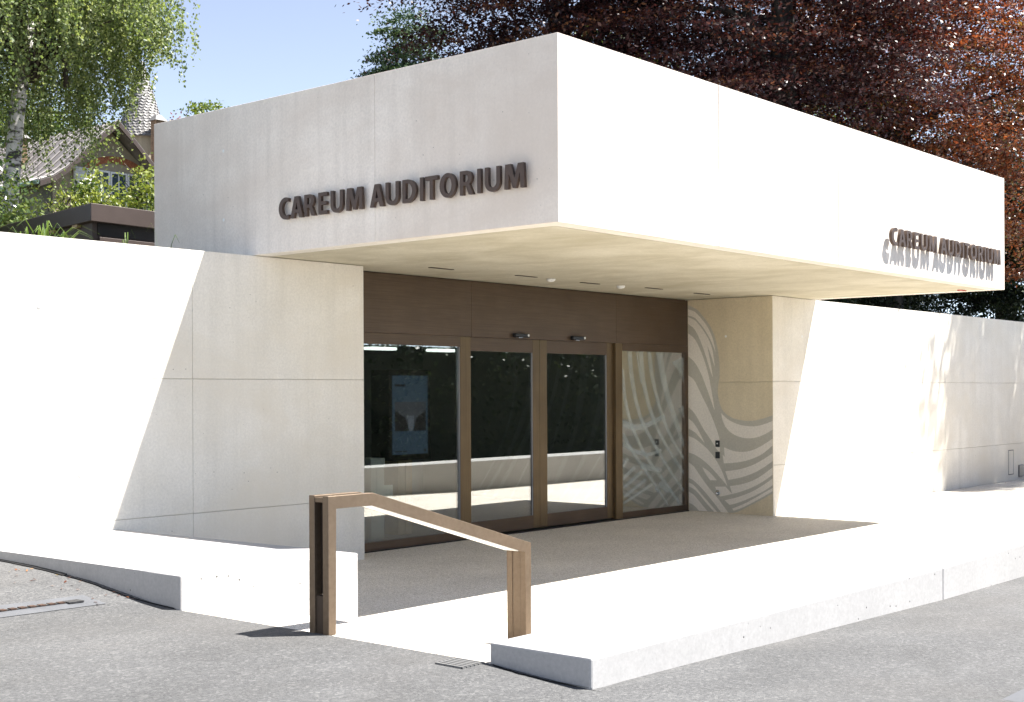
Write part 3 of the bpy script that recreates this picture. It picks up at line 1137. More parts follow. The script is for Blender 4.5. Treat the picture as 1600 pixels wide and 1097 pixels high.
hr = thing('handrail', 'bronze handrail with two square posts sloping down beside the entrance steps', 'handrail', (6.8, 6.6, 0.1))
XA, XM, XB = 5.80, 6.205, 7.872
ZA, ZB2 = 1.275, 0.79
hh, pw = 0.082, 0.068
sl = (ZB2 - ZA) / (XB - XM)
zin = ZA - hh
xin_m = XM - 0.012
out_ = [(XA, 0.367), (XA, ZA), (XM, ZA), (XB, ZB2), (XB, 0.001), (XB - pw, 0.001), (XB - pw, ZB2 - sl * pw * -1 * -1 - hh * 1.02 + 0.0),
        (xin_m, zin), (XA + pw, zin), (XA + pw, 0.367)]
out_[6] = (XB - pw, ZA + sl * (XB - pw - XM) - hh * 1.04)


def plate(y0, y1, name, mat, prof):
    return MB().prism_dir([(x_, y0, z_) for (x_, z_) in prof], (0, y1 - y0, 0)).build(name, mat, hr, 0.003)


plate(6.507, 6.562, 'rail_plate', MAT['rail'], out_)
plate(6.640, 6.695, 'rail_plate', MAT['rail'], out_)
ins = 0.010
fil = [(XA + ins, 0.367), (XA + ins, 0.62), (XA + pw - 0.004, 0.62), (XA + pw - 0.004, 0.367)]
plate(6.5625, 6.6395, 'post_infill', MAT['rail_dark'], fil)
bk = [(XA + pw - 0.014, 0.622), (XA + pw - 0.014, ZA - 0.04), (XA + pw - 0.004, ZA - 0.04), (XA + pw - 0.004, 0.622)]
plate(6.5625, 6.6395, 'slot_back', MAT['rail_dark'], bk)
top = [(XA + 0.004, ZA - 0.045), (XA + 0.004, ZA - 0.012), (XM, ZA - 0.012), (XB - 0.006, ZB2 - 0.012), (XB - 0.006, 0.002), (XB - pw + 0.004, 0.002),
       (XB - pw + 0.004, out_[6][1] + 0.004), (xin_m, zin + 0.010), (XA + pw + 0.004, zin + 0.010), (XA + pw + 0.004, ZA - 0.045)]
plate(6.5625, 6.6395, 'rail_infill', MAT['rail'], top)
zz0 = zin
led = [(XM - 0.04, zin - 0.001), (XM + 0.0, zin - 0.001), (XB - pw - 0.06, out_[6][1] - sl * 0.06 - 0.0015), (XB - pw - 0.06, out_[6][1] - sl * 0.06 - 0.008), (XM + 0.0, zin - 0.008), (XM - 0.04, zin - 0.008)]
MB().prism_dir([(x_, 6.53, z_) for (x_, z_) in led], (0, 0.14, 0)).build('light_strip', MAT['ledstrip'], hr)

# ------------------------------------------------------------------ road fittings
dr = thing('drain_channel', 'narrow rusty slotted drain set in a smooth grey strip across the road', 'drain', (4.4, 8.75, z_road(4.4, 8.75)))
bm_ = MB()
xs_ = np.linspace(3.2, 5.50, 12)
for a, b in zip(xs_[:-1], xs_[1:]):
    bm_.poly([(a, 8.60, z_road(a, 8.60) + 0.004), (b, 8.60, z_road(b, 8.60) + 0.004), (b, 8.75, z_road(b, 8.75) + 0.004), (a, 8.75, z_road(a, 8.75) + 0.004)])
    bm_.poly([(a, 8.75, z_road(a, 8.75) + 0.004), (b, 8.75, z_road(b, 8.75) + 0.004), (b, 8.91, z_road(b, 8.91) + 0.004), (a, 8.91, z_road(a, 8.91) + 0.004)])
bm_.build('screed_strip', MAT['smooth_patch'], dr)
x = 3.25
prev = None
while x < 5.26:
    zz = z_road(x, 8.76) + 0.006
    o = MB().box(x, 8.735, zz - 0.002, x + 0.045, 8.785, zz + 0.008).build('slot_bar', MAT['rust'], dr)
    x += 0.075
MB().box(5.26, 8.70, z_road(5.3, 8.75) + 0.003, 5.38, 8.80, z_road(5.3, 8.75) + 0.014).build('end_cap', MAT['iron'], dr)
MB().box(3.2, 8.738, z_road(4.2, 8.76) - 0.004, 5.26, 8.782, z_road(4.2, 8.76) + 0.0065).build('slot', MAT['black'], dr)

gt = thing('floor_grate', 'small pale metal grate in the asphalt at the end of the kerb', 'grate', (5.69, 5.2, 0.365))
for i in range(6):
    MB().box(5.60 + i * 0.034, 5.14, 0.364, 5.620 + i * 0.034, 5.36, 0.376).build('grate_bar', MAT['grate'], gt)
for j in range(4):
    MB().box(5.60, 5.145 + j * 0.068, 0.362, 5.782, 5.152 + j * 0.068, 0.372).build('cross_bar', MAT['grate'], gt)

pz = z_road(7.4, 2.4) + 0.006
pt = MB().prism([(7.08, 2.6), (7.0, 2.2), (7.6, 1.6), (8.4, 1.9), (7.8, 2.5), (7.45, 2.6)], pz - 0.004, pz + 0.002).build('service_cover', MAT['smooth_patch'])
tag(pt, 'smooth pale grey cover set in the asphalt at the right corner', 'cover')

# near-black strip painted as shade where asphalt meets the concrete feet
def dark_strip(label, pts_w, nrm):
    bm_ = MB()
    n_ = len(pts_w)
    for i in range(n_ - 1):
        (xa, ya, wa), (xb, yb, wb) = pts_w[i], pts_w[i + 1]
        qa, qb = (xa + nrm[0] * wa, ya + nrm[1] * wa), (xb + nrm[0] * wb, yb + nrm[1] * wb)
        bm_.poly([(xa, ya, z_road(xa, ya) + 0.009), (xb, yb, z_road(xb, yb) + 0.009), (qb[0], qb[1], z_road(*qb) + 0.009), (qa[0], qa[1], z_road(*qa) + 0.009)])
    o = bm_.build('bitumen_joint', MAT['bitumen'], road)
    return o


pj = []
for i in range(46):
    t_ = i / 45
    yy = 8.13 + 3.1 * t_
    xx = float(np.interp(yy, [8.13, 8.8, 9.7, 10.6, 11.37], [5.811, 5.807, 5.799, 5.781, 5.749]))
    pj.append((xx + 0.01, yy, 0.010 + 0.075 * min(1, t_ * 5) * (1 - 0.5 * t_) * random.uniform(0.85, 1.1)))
dark_strip('', pj, (-1, 0))
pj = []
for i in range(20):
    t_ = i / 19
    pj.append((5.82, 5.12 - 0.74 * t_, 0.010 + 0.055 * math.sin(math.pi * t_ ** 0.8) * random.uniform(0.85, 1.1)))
dark_strip('', pj, (-1, 0))

# fallen leaves
fl_pts = []
for _ in range(40):
    yy = random.uniform(8.6, 11.2)
    xx = 5.77 - abs(random.gauss(0, 0.12)) - (0.25 if random.random() < 0.2 else 0.02)
    fl_pts.append((xx, yy, z_road(xx, yy) + 0.010))
for _ in range(26):
    xx = random.uniform(19, 29)
    fl_pts.append((xx, 10.2 - abs(random.gauss(0, 0.25)), 0.012))


def leaves(name, P, size, mat, parent, flatness=0.0, tint=None, aspect=0.55, hang=None):
    """one rhombus quad per point; flatness 0 = any tilt, 1 = level"""
    P = np.asarray(P, dtype=np.float64)
    n = len(P)
    nz = rng.normal(size=(n, 3))
    nz[:, 2] += flatness * 2.2
    nz /= np.linalg.norm(nz, axis=1, keepdims=True)
    a = rng.normal(size=(n, 3))
    if hang is not None:
        a = a * 0.45 + np.array(hang)
    u = np.cross(nz, a)
    u /= np.linalg.norm(u, axis=1, keepdims=True) + 1e-9
    v = np.cross(nz, u)
    s = size * rng.uniform(0.7, 1.25, (n, 1))
    V = np.empty((n, 4, 3))
    V[:, 0] = P - v * s * 0.5
    V[:, 1] = P + u * s * 0.5 * aspect
    V[:, 2] = P + v * s * 0.5 + nz * s * 0.08
    V[:, 3] = P - u * s * 0.5 * aspect
    Fq = np.arange(n * 4).reshape(n, 4)
    if tint is None:
        tint = rng.uniform(0, 1, n)
    return raw_mesh(name, V.reshape(-1, 3), Fq, mat, parent, np.clip(tint, 0, 1))


stuff(leaves('fallen_leaves', fl_pts, 0.034, MAT['beech_leaf_sun'], None, 2.0))

# ------------------------------------------------------------------ things in the lobby
dsp = thing('display_stand', 'tall blue information screen on a wooden post behind the left window', 'display', (13.0, 13.0, 0))
MB().box(12.60, 12.905, 1.02, 13.40, 13.25, 2.26).build('housing', MAT['black'], dsp, 0.005)
MB().box(12.60, 12.895, 1.02, 13.40, 12.904, 2.26).build('bezel', MAT['bronze_dark'], dsp)
scr = MB().box(12.655, 12.888, 1.10, 13.34, 12.894, 2.18).build('screen', MAT['screen'], dsp)
yy = 12.886
for nm, mt, pts in (
    ('picture_ceiling', 'screen_photo_mid', [(12.70, 1.50), (13.30, 1.50), (13.30, 1.82), (12.70, 1.82)]),
):
    MB().prism_dir([(a, yy, b) for a, b in pts], (0, 0.0015, 0)).build(nm, MAT[mt], scr)
for pts in ([(12.70, 1.42), (12.97, 1.42), (12.90, 1.60), (12.70, 1.70)], [(13.30, 1.42), (13.05, 1.42), (13.12, 1.60), (13.30, 1.70)]):
    MB().prism_dir([(a, yy - 0.002, b) for a, b in pts], (0, 0.0015, 0)).build('picture_seats', MAT['screen_photo_dark'], scr)
MB().prism_dir([(a, yy - 0.002, b) for a, b in [(12.972, 1.42), (13.048, 1.42), (13.07, 1.63), (12.93, 1.63)]], (0, 0.0015, 0)).build('picture_aisle', MAT['screen_photo_light'], scr)
MB().box(12.70, yy - 0.001, 2.03, 12.90, yy, 2.06).build('caption_bar', MAT['screen_photo_dark'], scr)
MB().box(12.70, yy - 0.001, 1.135, 12.93, yy, 1.15).build('caption_bar', MAT['screen_photo_dark'], scr)
MB().box(13.26, yy - 0.001, 1.13, 13.30, yy, 1.165).build('caption_mark', MAT['screen_photo_dark'], scr)
MB().box(12.80, 12.93, 0.0, 12.93, 13.2, 1.018).build('post', MAT['wood'], dsp)
MB().box(12.945, 12.93, 0.0, 13.07, 13.2, 1.018).build('post', MAT['wood'], dsp)

bn = thing('pale_bin', 'pale grey box with lighter lid standing low behind the left window', 'bin', (12.2, 12.9, 0))
MB().box(12.12, 12.75, 0.0, 12.36, 13.0, 0.98).build('body', MAT['pale'], bn, 0.005)
MB().box(12.11, 12.74, 0.981, 12.37, 13.01, 1.08).build('lid', MAT['white'], bn, 0.005)
nt = MB().box(11.32, 11.873, 0.55, 11.66, 11.876, 0.80).build('notice_sheet', MAT['pale'])
tag(nt, 'blank pale notice sheet stuck low inside the left window', 'notice')
for i, (xa, yy_) in enumerate(((13.12, 13.6), (14.38, 13.6))):
    cl = thing('ceiling_light', ('lit white ceiling lamp at top left behind the left window', 'lit white ceiling lamp at top right behind the left window')[i], 'lamp', (xa, yy_, 2.57))
    MB().box(xa - 0.26, yy_ - 0.09, 2.55, xa + 0.26, yy_ + 0.09, 2.59).build('diffuser', MAT['lamp'], cl, 0.015)
    MB().box(xa - 0.27, yy_ - 0.10, 2.591, xa + 0.27, yy_ + 0.10, 2.63).build('housing', MAT['pale'], cl)
    MB().tube([(xa, yy_, 2.63), (xa, yy_, 3.0)], 0.01, 6).build('suspension', MAT['steel'], cl)


# ------------------------------------------------------------------ vegetation
def limb(p0, p1, sag=0.0, n=5, wob=0.1):
    p0, p1 = Vector(p0), Vector(p1)
    pts = []
    for i in range(n + 1):
        t = i / n
        p = p0.lerp(p1, t)
        p.z += sag * 4 * t * (1 - t)
        if 0 < i < n:
            p += Vector((random.uniform(-wob, wob), random.uniform(-wob, wob), random.uniform(-wob, wob)))
        pts.append(p)
    return pts


def spray_points(center, radii, n_sprays, per, srad, flat_=0.22, bias=0.45, zmin=None, keep=None):
    c = np.array(center)
    rr = np.array(radii)
    d = rng.normal(size=(n_sprays * 2, 3))
    d /= np.linalg.norm(d, axis=1, keepdims=True)
    rad = rng.uniform(0.12, 1, (n_sprays * 2, 1)) ** bias
    wob = 1 + 0.22 * np.sin(d[:, :1] * 5 + 1) * np.cos(d[:, 1:2] * 4 + d[:, 2:3] * 6)
    S = c + d * rad * rr * wob
    if zmin is not None:
        S = S[S[:, 2] > zmin]
    if keep is not None:
        S = S[keep(S)]
    S = S[:n_sprays]
    m = len(S)
    sr_ = srad * rng.uniform(0.6, 1.3, m)
    L = rng.normal(size=(m, per, 3)) * 0.5
    L[:, :, 2] *= flat_
    out = S - c
    hor = np.hypot(out[:, 0], out[:, 1]) + 1e-6
    dx, dy = out[:, 0] / hor, out[:, 1] / hor
    along = L[:, :, 0] * dx[:, None] + L[:, :, 1] * dy[:, None]
    L[:, :, 2] -= 0.30 * along
    P = S[:, None, :] + L * sr_[:, None, None]
    tint = np.repeat(rng.normal(0, 0.24, m), per) + rng.uniform(0.15, 0.85, m * per)
    return S, P.reshape(-1, 3), tint


def tree(name, label, cat, base, trunk_top, tr, crown_c, crown_r, n, per, srad, lsize, lm, bm_mat, group=None, flat_=0.22, bias=0.45,
         zmin=None, limbs=26, flatness=0.35, tint_shift=0.0, trunk_pts=None, keep=None):
    t = thing(name, label, cat, base, group)
    S, P, tint = spray_points(crown_c, crown_r, n, per, srad, flat_, bias, zmin, keep)
    mb = MB()
    tp = trunk_pts or limb(base, trunk_top, 0, 6, tr * 0.35)
    mb.tube(tp, [tr * (1.15 - 0.8 * i / (len(tp) - 1)) for i in range(len(tp))], 10)
    tk = mb.build('trunk', bm_mat, t, smooth=True)
    mb = MB()
    idx = rng.permutation(len(S))[:limbs]
    for i in idx:
        s_ = Vector(S[i])
        j = random.uniform(0.25, 0.95)
        st = Vector(tp[0]).lerp(Vector(tp[-1]), j)
        if st.z > s_.z + 1.0:
            st.z = max(s_.z - 0.3, base[2] + 0.5)
        q = limb(st, s_, 0.3, 5, 0.18)
        r0 = tr * random.uniform(0.16, 0.32)
        mb.tube(q, [r0, r0 * 0.8, r0 * 0.6, r0 * 0.42, r0 * 0.28, r0 * 0.12], 6)
    if limbs:
        mb.build('branches', bm_mat, t, smooth=True)
    leaves('crown', P, lsize, lm, t, flatness, tint + tint_shift)
    return t


# copper beeches behind the canopy and the right wall
tree('copper_beech', 'copper beech with bare grey trunk, dark purple crown rising behind the canopy', 'tree',
     (25.19, 13.6, 3.0), (24.9, 13.9, 13.0), 0.38, (24.3, 14.6, 9.6), (4.9, 4.6, 5.0), 850, 190, 0.95, 0.098, MAT['beech_leaf'], MAT['beech_bark'], zmin=4.6, limbs=34, tint_shift=-0.03, flatness=0.8, flat_=0.18)
tree('copper_beech', 'dark purple copper beech whose thin left edge shows sky behind the canopy', 'tree',
     (24.0, 18.9, 3.2), (23.8, 18.9, 14.0), 0.33, (23.6, 18.1, 10.6), (3.9, 3.7, 4.4), 560, 190, 0.95, 0.10, MAT['beech_leaf'], MAT['beech_bark'], zmin=6.5, limbs=30, tint_shift=-0.1, flatness=0.8, flat_=0.18)
tree('copper_beech', 'sunlit orange red copper beech at the right behind the wall', 'tree',
     (31.0, 14.2, 3.0), (31.2, 13.8, 13.0), 0.36, (30.6, 13.2, 8.9), (4.3, 4.3, 5.0), 700, 200, 0.9, 0.096, MAT['beech_leaf_sun'], MAT['beech_bark'], zmin=4.6, limbs=30, flatness=0.8, flat_=0.18)
tree('street_tree', 'tall street tree beyond the right edge that dapples the far wall with shade', 'tree',
     (36.6, 3.4, 0.0), (36.2, 3.6, 15.0), 0.28, (33.6, 5.0, 15.6), (3.9, 1.7, 2.6), 58, 230, 0.85, 0.19, MAT['green_leaf'], MAT['bark'], limbs=20, bias=0.6)
tree('evergreen_tree', 'very dark evergreen tree in the gap between canopy end and wall', 'tree',
     (37.6, 13.6, 3.0), (37.6, 13.6, 9.5), 0.3, (37.4, 13.4, 6.3), (3.0, 2.6, 4.2), 520, 110, 0.7, 0.11, MAT['dark_needles'], MAT['bark'], limbs=16, bias=0.6)
hx = [26.0, 28.6, 31.2, 34.0]
for i, xx in enumerate(hx):
    lab = ('dark yew shrub behind the right wall, under the canopy edge', 'second dark yew shrub from the canopy, behind the right wall',
           'third dark yew shrub from the canopy, behind the right wall', 'dark yew shrub behind the wall nearest the right edge')[i]
    tree('yew_shrub', lab, 'shrub', (xx, 14.8 + (i % 2) * 0.6, 3.0), (xx, 14.8, 5.0), 0.12, (xx, 14.8, 4.5), (1.8, 1.3, 1.7), 260, 80, 0.6, 0.085,
         MAT['dark_needles'], MAT['bark'], 'dark yew shrubs behind the right wall', limbs=10, bias=0.6)
tree('conifer', 'blue green conifer top showing left of the purple beech', 'tree',
     (32.55, 32.45, 3.7), (32.55, 32.45, 14.4), 0.22, (32.55, 32.45, 11.0), (1.45, 1.45, 4.7), 420, 110, 0.6, 0.12, MAT['blue_needles'], MAT['bark'], limbs=14, bias=0.6)
for i, (p, c, r_) in enumerate((((35.6, 26.5, 3.5), (35.6, 26.5, 9.3), (3.4, 3.4, 4.6)), ((42.0, 22.0, 3.3), (42.0, 22.0, 8.6), (3.4, 3.4, 4.6)))):
    tree('broadleaf_tree', ('light green tree glimpsed through the gaps of the purple beech', 'light green tree glimpsed through the gaps of the orange beech')[i], 'tree',
         p, (p[0], p[1], 11), 0.25, c, r_, 300, 90, 1.0, 0.15, MAT['green_leaf'], MAT['bark'], limbs=12)
tree('red_leaved_tree', 'small red leaved tree beside the slate turret', 'tree',
     (36.3, 50.2, 4.3), (36.3, 50.2, 12.5), 0.15, (36.3, 50.2, 12.3), (1.5, 1.5, 2.3), 120, 80, 0.8, 0.15, MAT['beech_leaf_sun'], MAT['bark'], limbs=10)
tree('broadleaf_tree', 'light green treetop peeping over the canopy roof at left', 'tree',
     (24.75, 33.0, 3.7), (24.75, 33.0, 9.6), 0.12, (24.75, 33.0, 9.4), (0.8, 0.8, 1.35), 70, 80, 0.5, 0.12, MAT['green_leaf'], MAT['bark'], limbs=10, tint_shift=0.2)

tree('broadleaf_tree', 'tall dark green tree filling the background behind house and birch', 'tree',
     (30.4, 54.4, 4.0), (30.4, 54.4, 14), 0.3, (30.4, 54.4, 10.8), (4.6, 4.2, 5.4), 520, 110, 1.2, 0.18, MAT['green_leaf'], MAT['bark'], limbs=16, tint_shift=-0.35)
tree('broadleaf_tree', 'dark green tree at the far left behind the ribbed roof', 'tree',
     (24.3, 54.0, 4.0), (24.3, 54.0, 14), 0.3, (24.3, 54.0, 10.4), (4.4, 4.0, 5.4), 420, 110, 1.2, 0.18, MAT['green_leaf'], MAT['bark'], limbs=16, tint_shift=-0.3)
# weeping birch at the left
bt = thing('birch_tree', 'weeping silver birch with white trunk and long hanging green branches', 'tree', (12.45, 22.4, 3.3))
mb = MB()
TB = [(12.45, 22.4, 3.2), (12.40, 22.45, 5.2), (12.50, 22.35, 7.0), (12.62, 22.3, 8.1), (12.72, 22.2, 8.7)]
mb.tube(TB, [0.17, 0.15, 0.135, 0.13, 0.11], 10)
mb.tube([(12.72, 22.2, 8.7), (12.45, 22.4, 9.6), (12.30, 22.5, 12.0)], [0.10, 0.085, 0.05], 8)
mb.tube([(12.72, 22.2, 8.7), (13.2, 21.9, 9.4), (13.9, 21.5, 10.6), (14.4, 21.2, 12.4)], [0.09, 0.075, 0.06, 0.03], 8)
mb.build('trunk', MAT['birch_bark'], bt, smooth=True)
mb = MB()
mb.tube([(13.1, 21.7, 7.5), (13.05, 21.7, 8.2), (13.2, 21.65, 8.8), (13.3, 21.6, 9.4)], [0.05, 0.05, 0.045, 0.03], 6)


def hang_low(x, y):
    """height to which the hanging twigs reach; it differs from limb to limb"""
    side = np.asarray(x) * 0.648 - np.asarray(y) * 0.762
    low = np.interp(side, [-9.5, -8.6, -8.1, -7.8, -7.55, -7.3, -7.0, -6.5, -6.0], [5.6, 6.0, 6.35, 6.8, 7.2, 8.0, 8.55, 8.35, 8.3])
    return low + 0.26 * np.sin(side * 9.0) + 0.15 * np.sin(side * 23.0 + 1)


anch, strands, st_t = [], [], []
for i in range(430):
    a = random.uniform(0, 2 * math.pi)
    r_ = math.sqrt(random.random()) * 2.9
    cx_, cy_ = 12.45 + r_ * math.cos(a), 22.7 + r_ * math.sin(a)
    zt = 8.2 + 4.0 * math.sqrt(max(0, 1 - (r_ / 3.1) ** 2)) * random.uniform(0.05, 1.0)
    anch.append((cx_, cy_, zt))
    if i % 7 == 0:
        q = limb((12.7, 22.2, max(7.6, zt - 1.6)), (cx_, cy_, zt), 0.5, 6, 0.12)
        mb.tube(q, [0.04, 0.034, 0.028, 0.022, 0.017, 0.012, 0.007], 5)
    for k in range(random.randint(4, 7)):
        ln = random.uniform(0.8, 2.3) * (1.15 if r_ > 1.6 else 0.9)
        sx, sy = cx_ + random.gauss(0, 0.28), cy_ + random.gauss(0, 0.28)
        dx, dy = random.gauss(0.05, 0.10), random.gauss(-0.03, 0.10)
        m_ = int(ln / 0.030)
        tt = np.linspace(0, 1, m_)
        P = np.stack([sx + dx * tt * ln, sy + dy * tt * ln, zt + 0.15 - ln * tt ** 1.05], 1)
        P += rng.normal(0, 0.045, P.shape)
        P = P[P[:, 2] > 5.2]
        strands.append(P)
        st_t.append(np.full(len(P), random.gauss(0, 0.15)))
        if k < 2 and zt - ln > float(hang_low(sx + dx * ln, sy + dy * ln)) - 0.1:
            q = [(sx + dx * t_ * ln, sy + dy * t_ * ln, zt + 0.15 - ln * t_) for t_ in (0, 0.35, 0.7, 1.0)]
            mb.tube(q, [0.007, 0.005, 0.004, 0.003], 3, cap=False)
mb.build('branches', MAT['bark'], bt, smooth=True)
P = np.vstack(strands)
tt = np.concatenate(st_t) + rng.uniform(0.1, 0.9, len(P))
kp = P[:, 2] > hang_low(P[:, 0], P[:, 1])
P, tt = P[kp], tt[kp]
leaves('crown', P, 0.066, MAT['birch_leaf'], bt, 0.0, tt, 0.75, (0, 0, -0.7))


def shrub(label, c, r_, n, per, srad, lsize, lm, shift=0.0, group=None):
    return tree('garden_shrub', label, 'shrub', (c[0], c[1], c[2] - r_[2]), (c[0], c[1], c[2]), 0.05, c, r_, n, per, srad, lsize, lm, MAT['bark'], group, 0.7, 0.5, None, 14, 0.3, shift)


shrub('glossy laurel shrub behind the left wall under the birch', (10.15, 19.2, 4.35), (1.0, 0.9, 1.1), 170, 70, 0.36, 0.08, MAT['laurel_leaf'], 0.15)
shrub('lower laurel shrub at the far left edge behind the wall', (8.6, 18.6, 4.15), (1.0, 0.9, 1.0), 130, 70, 0.36, 0.08, MAT['laurel_leaf'], 0.1)
shrub('yellow green leafy shrub in front of the white shutters', (12.2, 19.4, 4.7), (0.62, 0.6, 0.95), 80, 60, 0.28, 0.08, MAT['green_leaf'], 0.3)
shrub('bright green leafy shrub between shutters and canopy corner', (13.1, 18.7, 4.7), (0.75, 0.6, 0.95), 120, 60, 0.28, 0.075, MAT['green_leaf'], 0.35)
shrub('thin tall green shoot in front of the brick window arch', (12.95, 19.2, 5.3), (0.2, 0.2, 0.55), 10, 40, 0.18, 0.07, MAT['green_leaf'], 0.35)
shrub('sprig of small leaves beside the shed roof edge', (9.95, 16.6, 4.45), (0.16, 0.16, 0.35), 8, 30, 0.14, 0.065, MAT['green_leaf'], 0.25)
shrub('yellow green branch tips at the far left frame edge', (8.55, 17.0, 6.05), (0.25, 0.3, 0.85), 10, 24, 0.14, 0.12, MAT['green_leaf'], 0.5)


def tuft(label, x, y, z, n, h, spread):
    V, Fq, ti = [], [], []
    for _ in range(n):
        a = random.uniform(0, 2 * math.pi)
        l_ = h * random.uniform(0.6, 1.3)
        sp = spread * random.uniform(0.4, 1.3)
        w = 0.012
        px_, py_ = -math.sin(a) * w, math.cos(a) * w
        bx, by = x + random.gauss(0, spread * 0.25), y + random.gauss(0, 0.05)
        for k in range(5):
            t0 = k / 4
            r0 = sp * t0 ** 1.4
            z0 = z + l_ * (t0 - 0.55 * t0 ** 3)
            ww = 1 - 0.85 * t0
            V += [(bx + math.cos(a) * r0 + px_ * ww, by + math.sin(a) * r0 + py_ * ww, z0), (bx + math.cos(a) * r0 - px_ * ww, by + math.sin(a) * r0 - py_ * ww, z0)]
        n0 = len(V) - 10
        for k in range(4):
            Fq.append((n0 + 2 * k, n0 + 2 * k + 1, n0 + 2 * k + 3, n0 + 2 * k + 2))
            ti.append(random.random())
    o = raw_mesh('grass_tuft', np.array(V), np.array(Fq), MAT['grass'], None, np.array(ti))
    tag(o, label, 'grass')


tuft('clump of long arching grass on the left wall top', 6.95, 12.0, 3.0, 80, 0.98, 0.45)
tuft('small grass blades on the wall top before the shed door', 8.35, 12.0, 3.0, 9, 1.15, 0.25)
tuft('single low weed on the wall top left of the shed', 7.9, 11.95, 3.0, 8, 1.0, 0.10)

# dark planting across the road (what the doors mirror)
MAT['hedge_core'] = simple('hedge_inner_twigs', (0.014, 0.02, 0.012), 0.9)
hg = thing('clipped_hedge', 'tall dark clipped hedge across the road, seen mirrored in the door glass', 'hedge', (31, 1.9, 0))
MB().box(15.3, 1.35, -0.4, 49.7, 2.3, 3.0).build('inner_growth', MAT['hedge_core'], hg)
hp = np.stack([rng.uniform(15, 50, 42000), 1.85 + rng.uniform(-0.75, 0.75, 42000), rng.uniform(-0.1, 3.45, 42000)], 1)
hp[:, 1] += 0.10 * np.sin(hp[:, 0] * 2.1) + 0.08 * np.sin(hp[:, 2] * 5 + hp[:, 0])
hp[:, 2] += np.where(hp[:, 2] > 3.0, 0.25 * np.sin(hp[:, 0] * 1.7), 0)
leaves('foliage', hp, 0.13, MAT['dark_needles'], hg, 0.0, None, 0.6)

# ------------------------------------------------------------------ garden shed
sh = thing('garden_shed', 'dark brown metal shed with flat overhanging roof behind the left wall', 'shed', (9.5, 15.1, 3.0))
ca, cb = R(81.9), R(4.2)
ua = Vector((math.cos(ca), math.sin(ca), 0))
ub = Vector((math.cos(cb), math.sin(cb), 0))
c0 = Vector((9.465, 15.112, 0))


def quad_prism(o_, la, lb, z0, z1):
    p = [o_, o_ + ub * lb, o_ + ub * lb + ua * la, o_ + ua * la]
    return MB().prism([(v.x, v.y) for v in p], z0, z1)


quad_prism(c0, 6.0, 5.0, 4.165, 4.395).build('roof', MAT['shed'], sh, 0.006)
inn = c0 + ua * 0.10 + ub * 0.07
quad_prism(inn, 5.8, 4.8, 2.9, 4.164).build('body', MAT['shed'], sh)
dp = inn - ua * 0.03 + ub * 0.10
pts = [dp, dp + ub * 1.9, dp + ub * 1.9 + ua * 0.028, dp + ua * 0.028]
MB().prism([(v.x, v.y) for v in pts], 2.95, 3.98).build('sliding_panel', MAT['shed'], sh, 0.004)
for t_ in (0.35, 1.1, 1.9, 2.7):
    q0 = inn + ua * t_ - ub * 0.06
    pts = [q0, q0 + ub * 0.058, q0 + ub * 0.058 + ua * 0.16, q0 + ua * 0.16]
    MB().prism([(v.x, v.y) for v in pts], 4.125, 4.163).build('eave_bracket', MAT['wood'], sh)
pts = [inn - ua * 0.012 + ub * 0.08, inn - ua * 0.012 + ub * 2.4, inn + ub * 2.4, inn + ub * 0.08]
MB().prism([(v.x, v.y) for v in pts], 4.0, 4.163).build('shadow_gap', MAT['shed_dark'], sh)

# ------------------------------------------------------------------ old house
MAT['render'] = concrete('house_render', (0.40, 0.345, 0.25), (0.31, 0.265, 0.19), 0.4, False)
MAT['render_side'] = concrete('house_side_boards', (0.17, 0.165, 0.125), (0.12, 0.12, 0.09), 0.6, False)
MAT['zinc'] = simple('weathered_zinc_roof', (0.17, 0.155, 0.15), 0.55, 0.1, 0.5, 0.3, 3)
MAT['gutter'] = simple('verdigris_gutter', (0.22, 0.33, 0.29), 0.6, 0.2, 0.4, 0.3, 5)
MAT['slate'] = simple('grey_slate', (0.19, 0.182, 0.175), 0.6, 0.0, 0.5, 0.25, 6)
MAT['brick'] = simple('red_brick', (0.33, 0.12, 0.055), 0.85, var=0.3, vscale=9)
MAT['old_brick'] = simple('old_brown_brick', (0.24, 0.16, 0.10), 0.9, var=0.35, vscale=9)
MAT['shutter'] = simple('white_shutter', (0.72, 0.73, 0.72), 0.5, var=0.05)
MAT['pane'] = simple('window_pane', (0.05, 0.07, 0.10), 0.05, 0.0, 0.9)
hs_ = thing('old_house', 'old house with tan gable, ribbed metal roof and slate turret behind the birch', 'house', (25.7, 42, 4.5))
HY = 39.9
PX, PZ = 25.67, 11.2
EL, EZ = 22.75, 8.85
wlx, wrx = 23.57, 27.77
MB().prism_dir([(wlx, HY, 4.0), (wrx, HY, 4.0), (wrx, HY, 9.25), (PX, HY, 11.0), (wlx, HY, 9.25)], (0, 8.5, 0)).build('wall', MAT['render'], hs_)
MB().box(wlx - 0.35, HY + 0.02, 4.0, wlx - 0.001, HY + 8, 9.0).build('side_wall', MAT['render_side'], hs_)
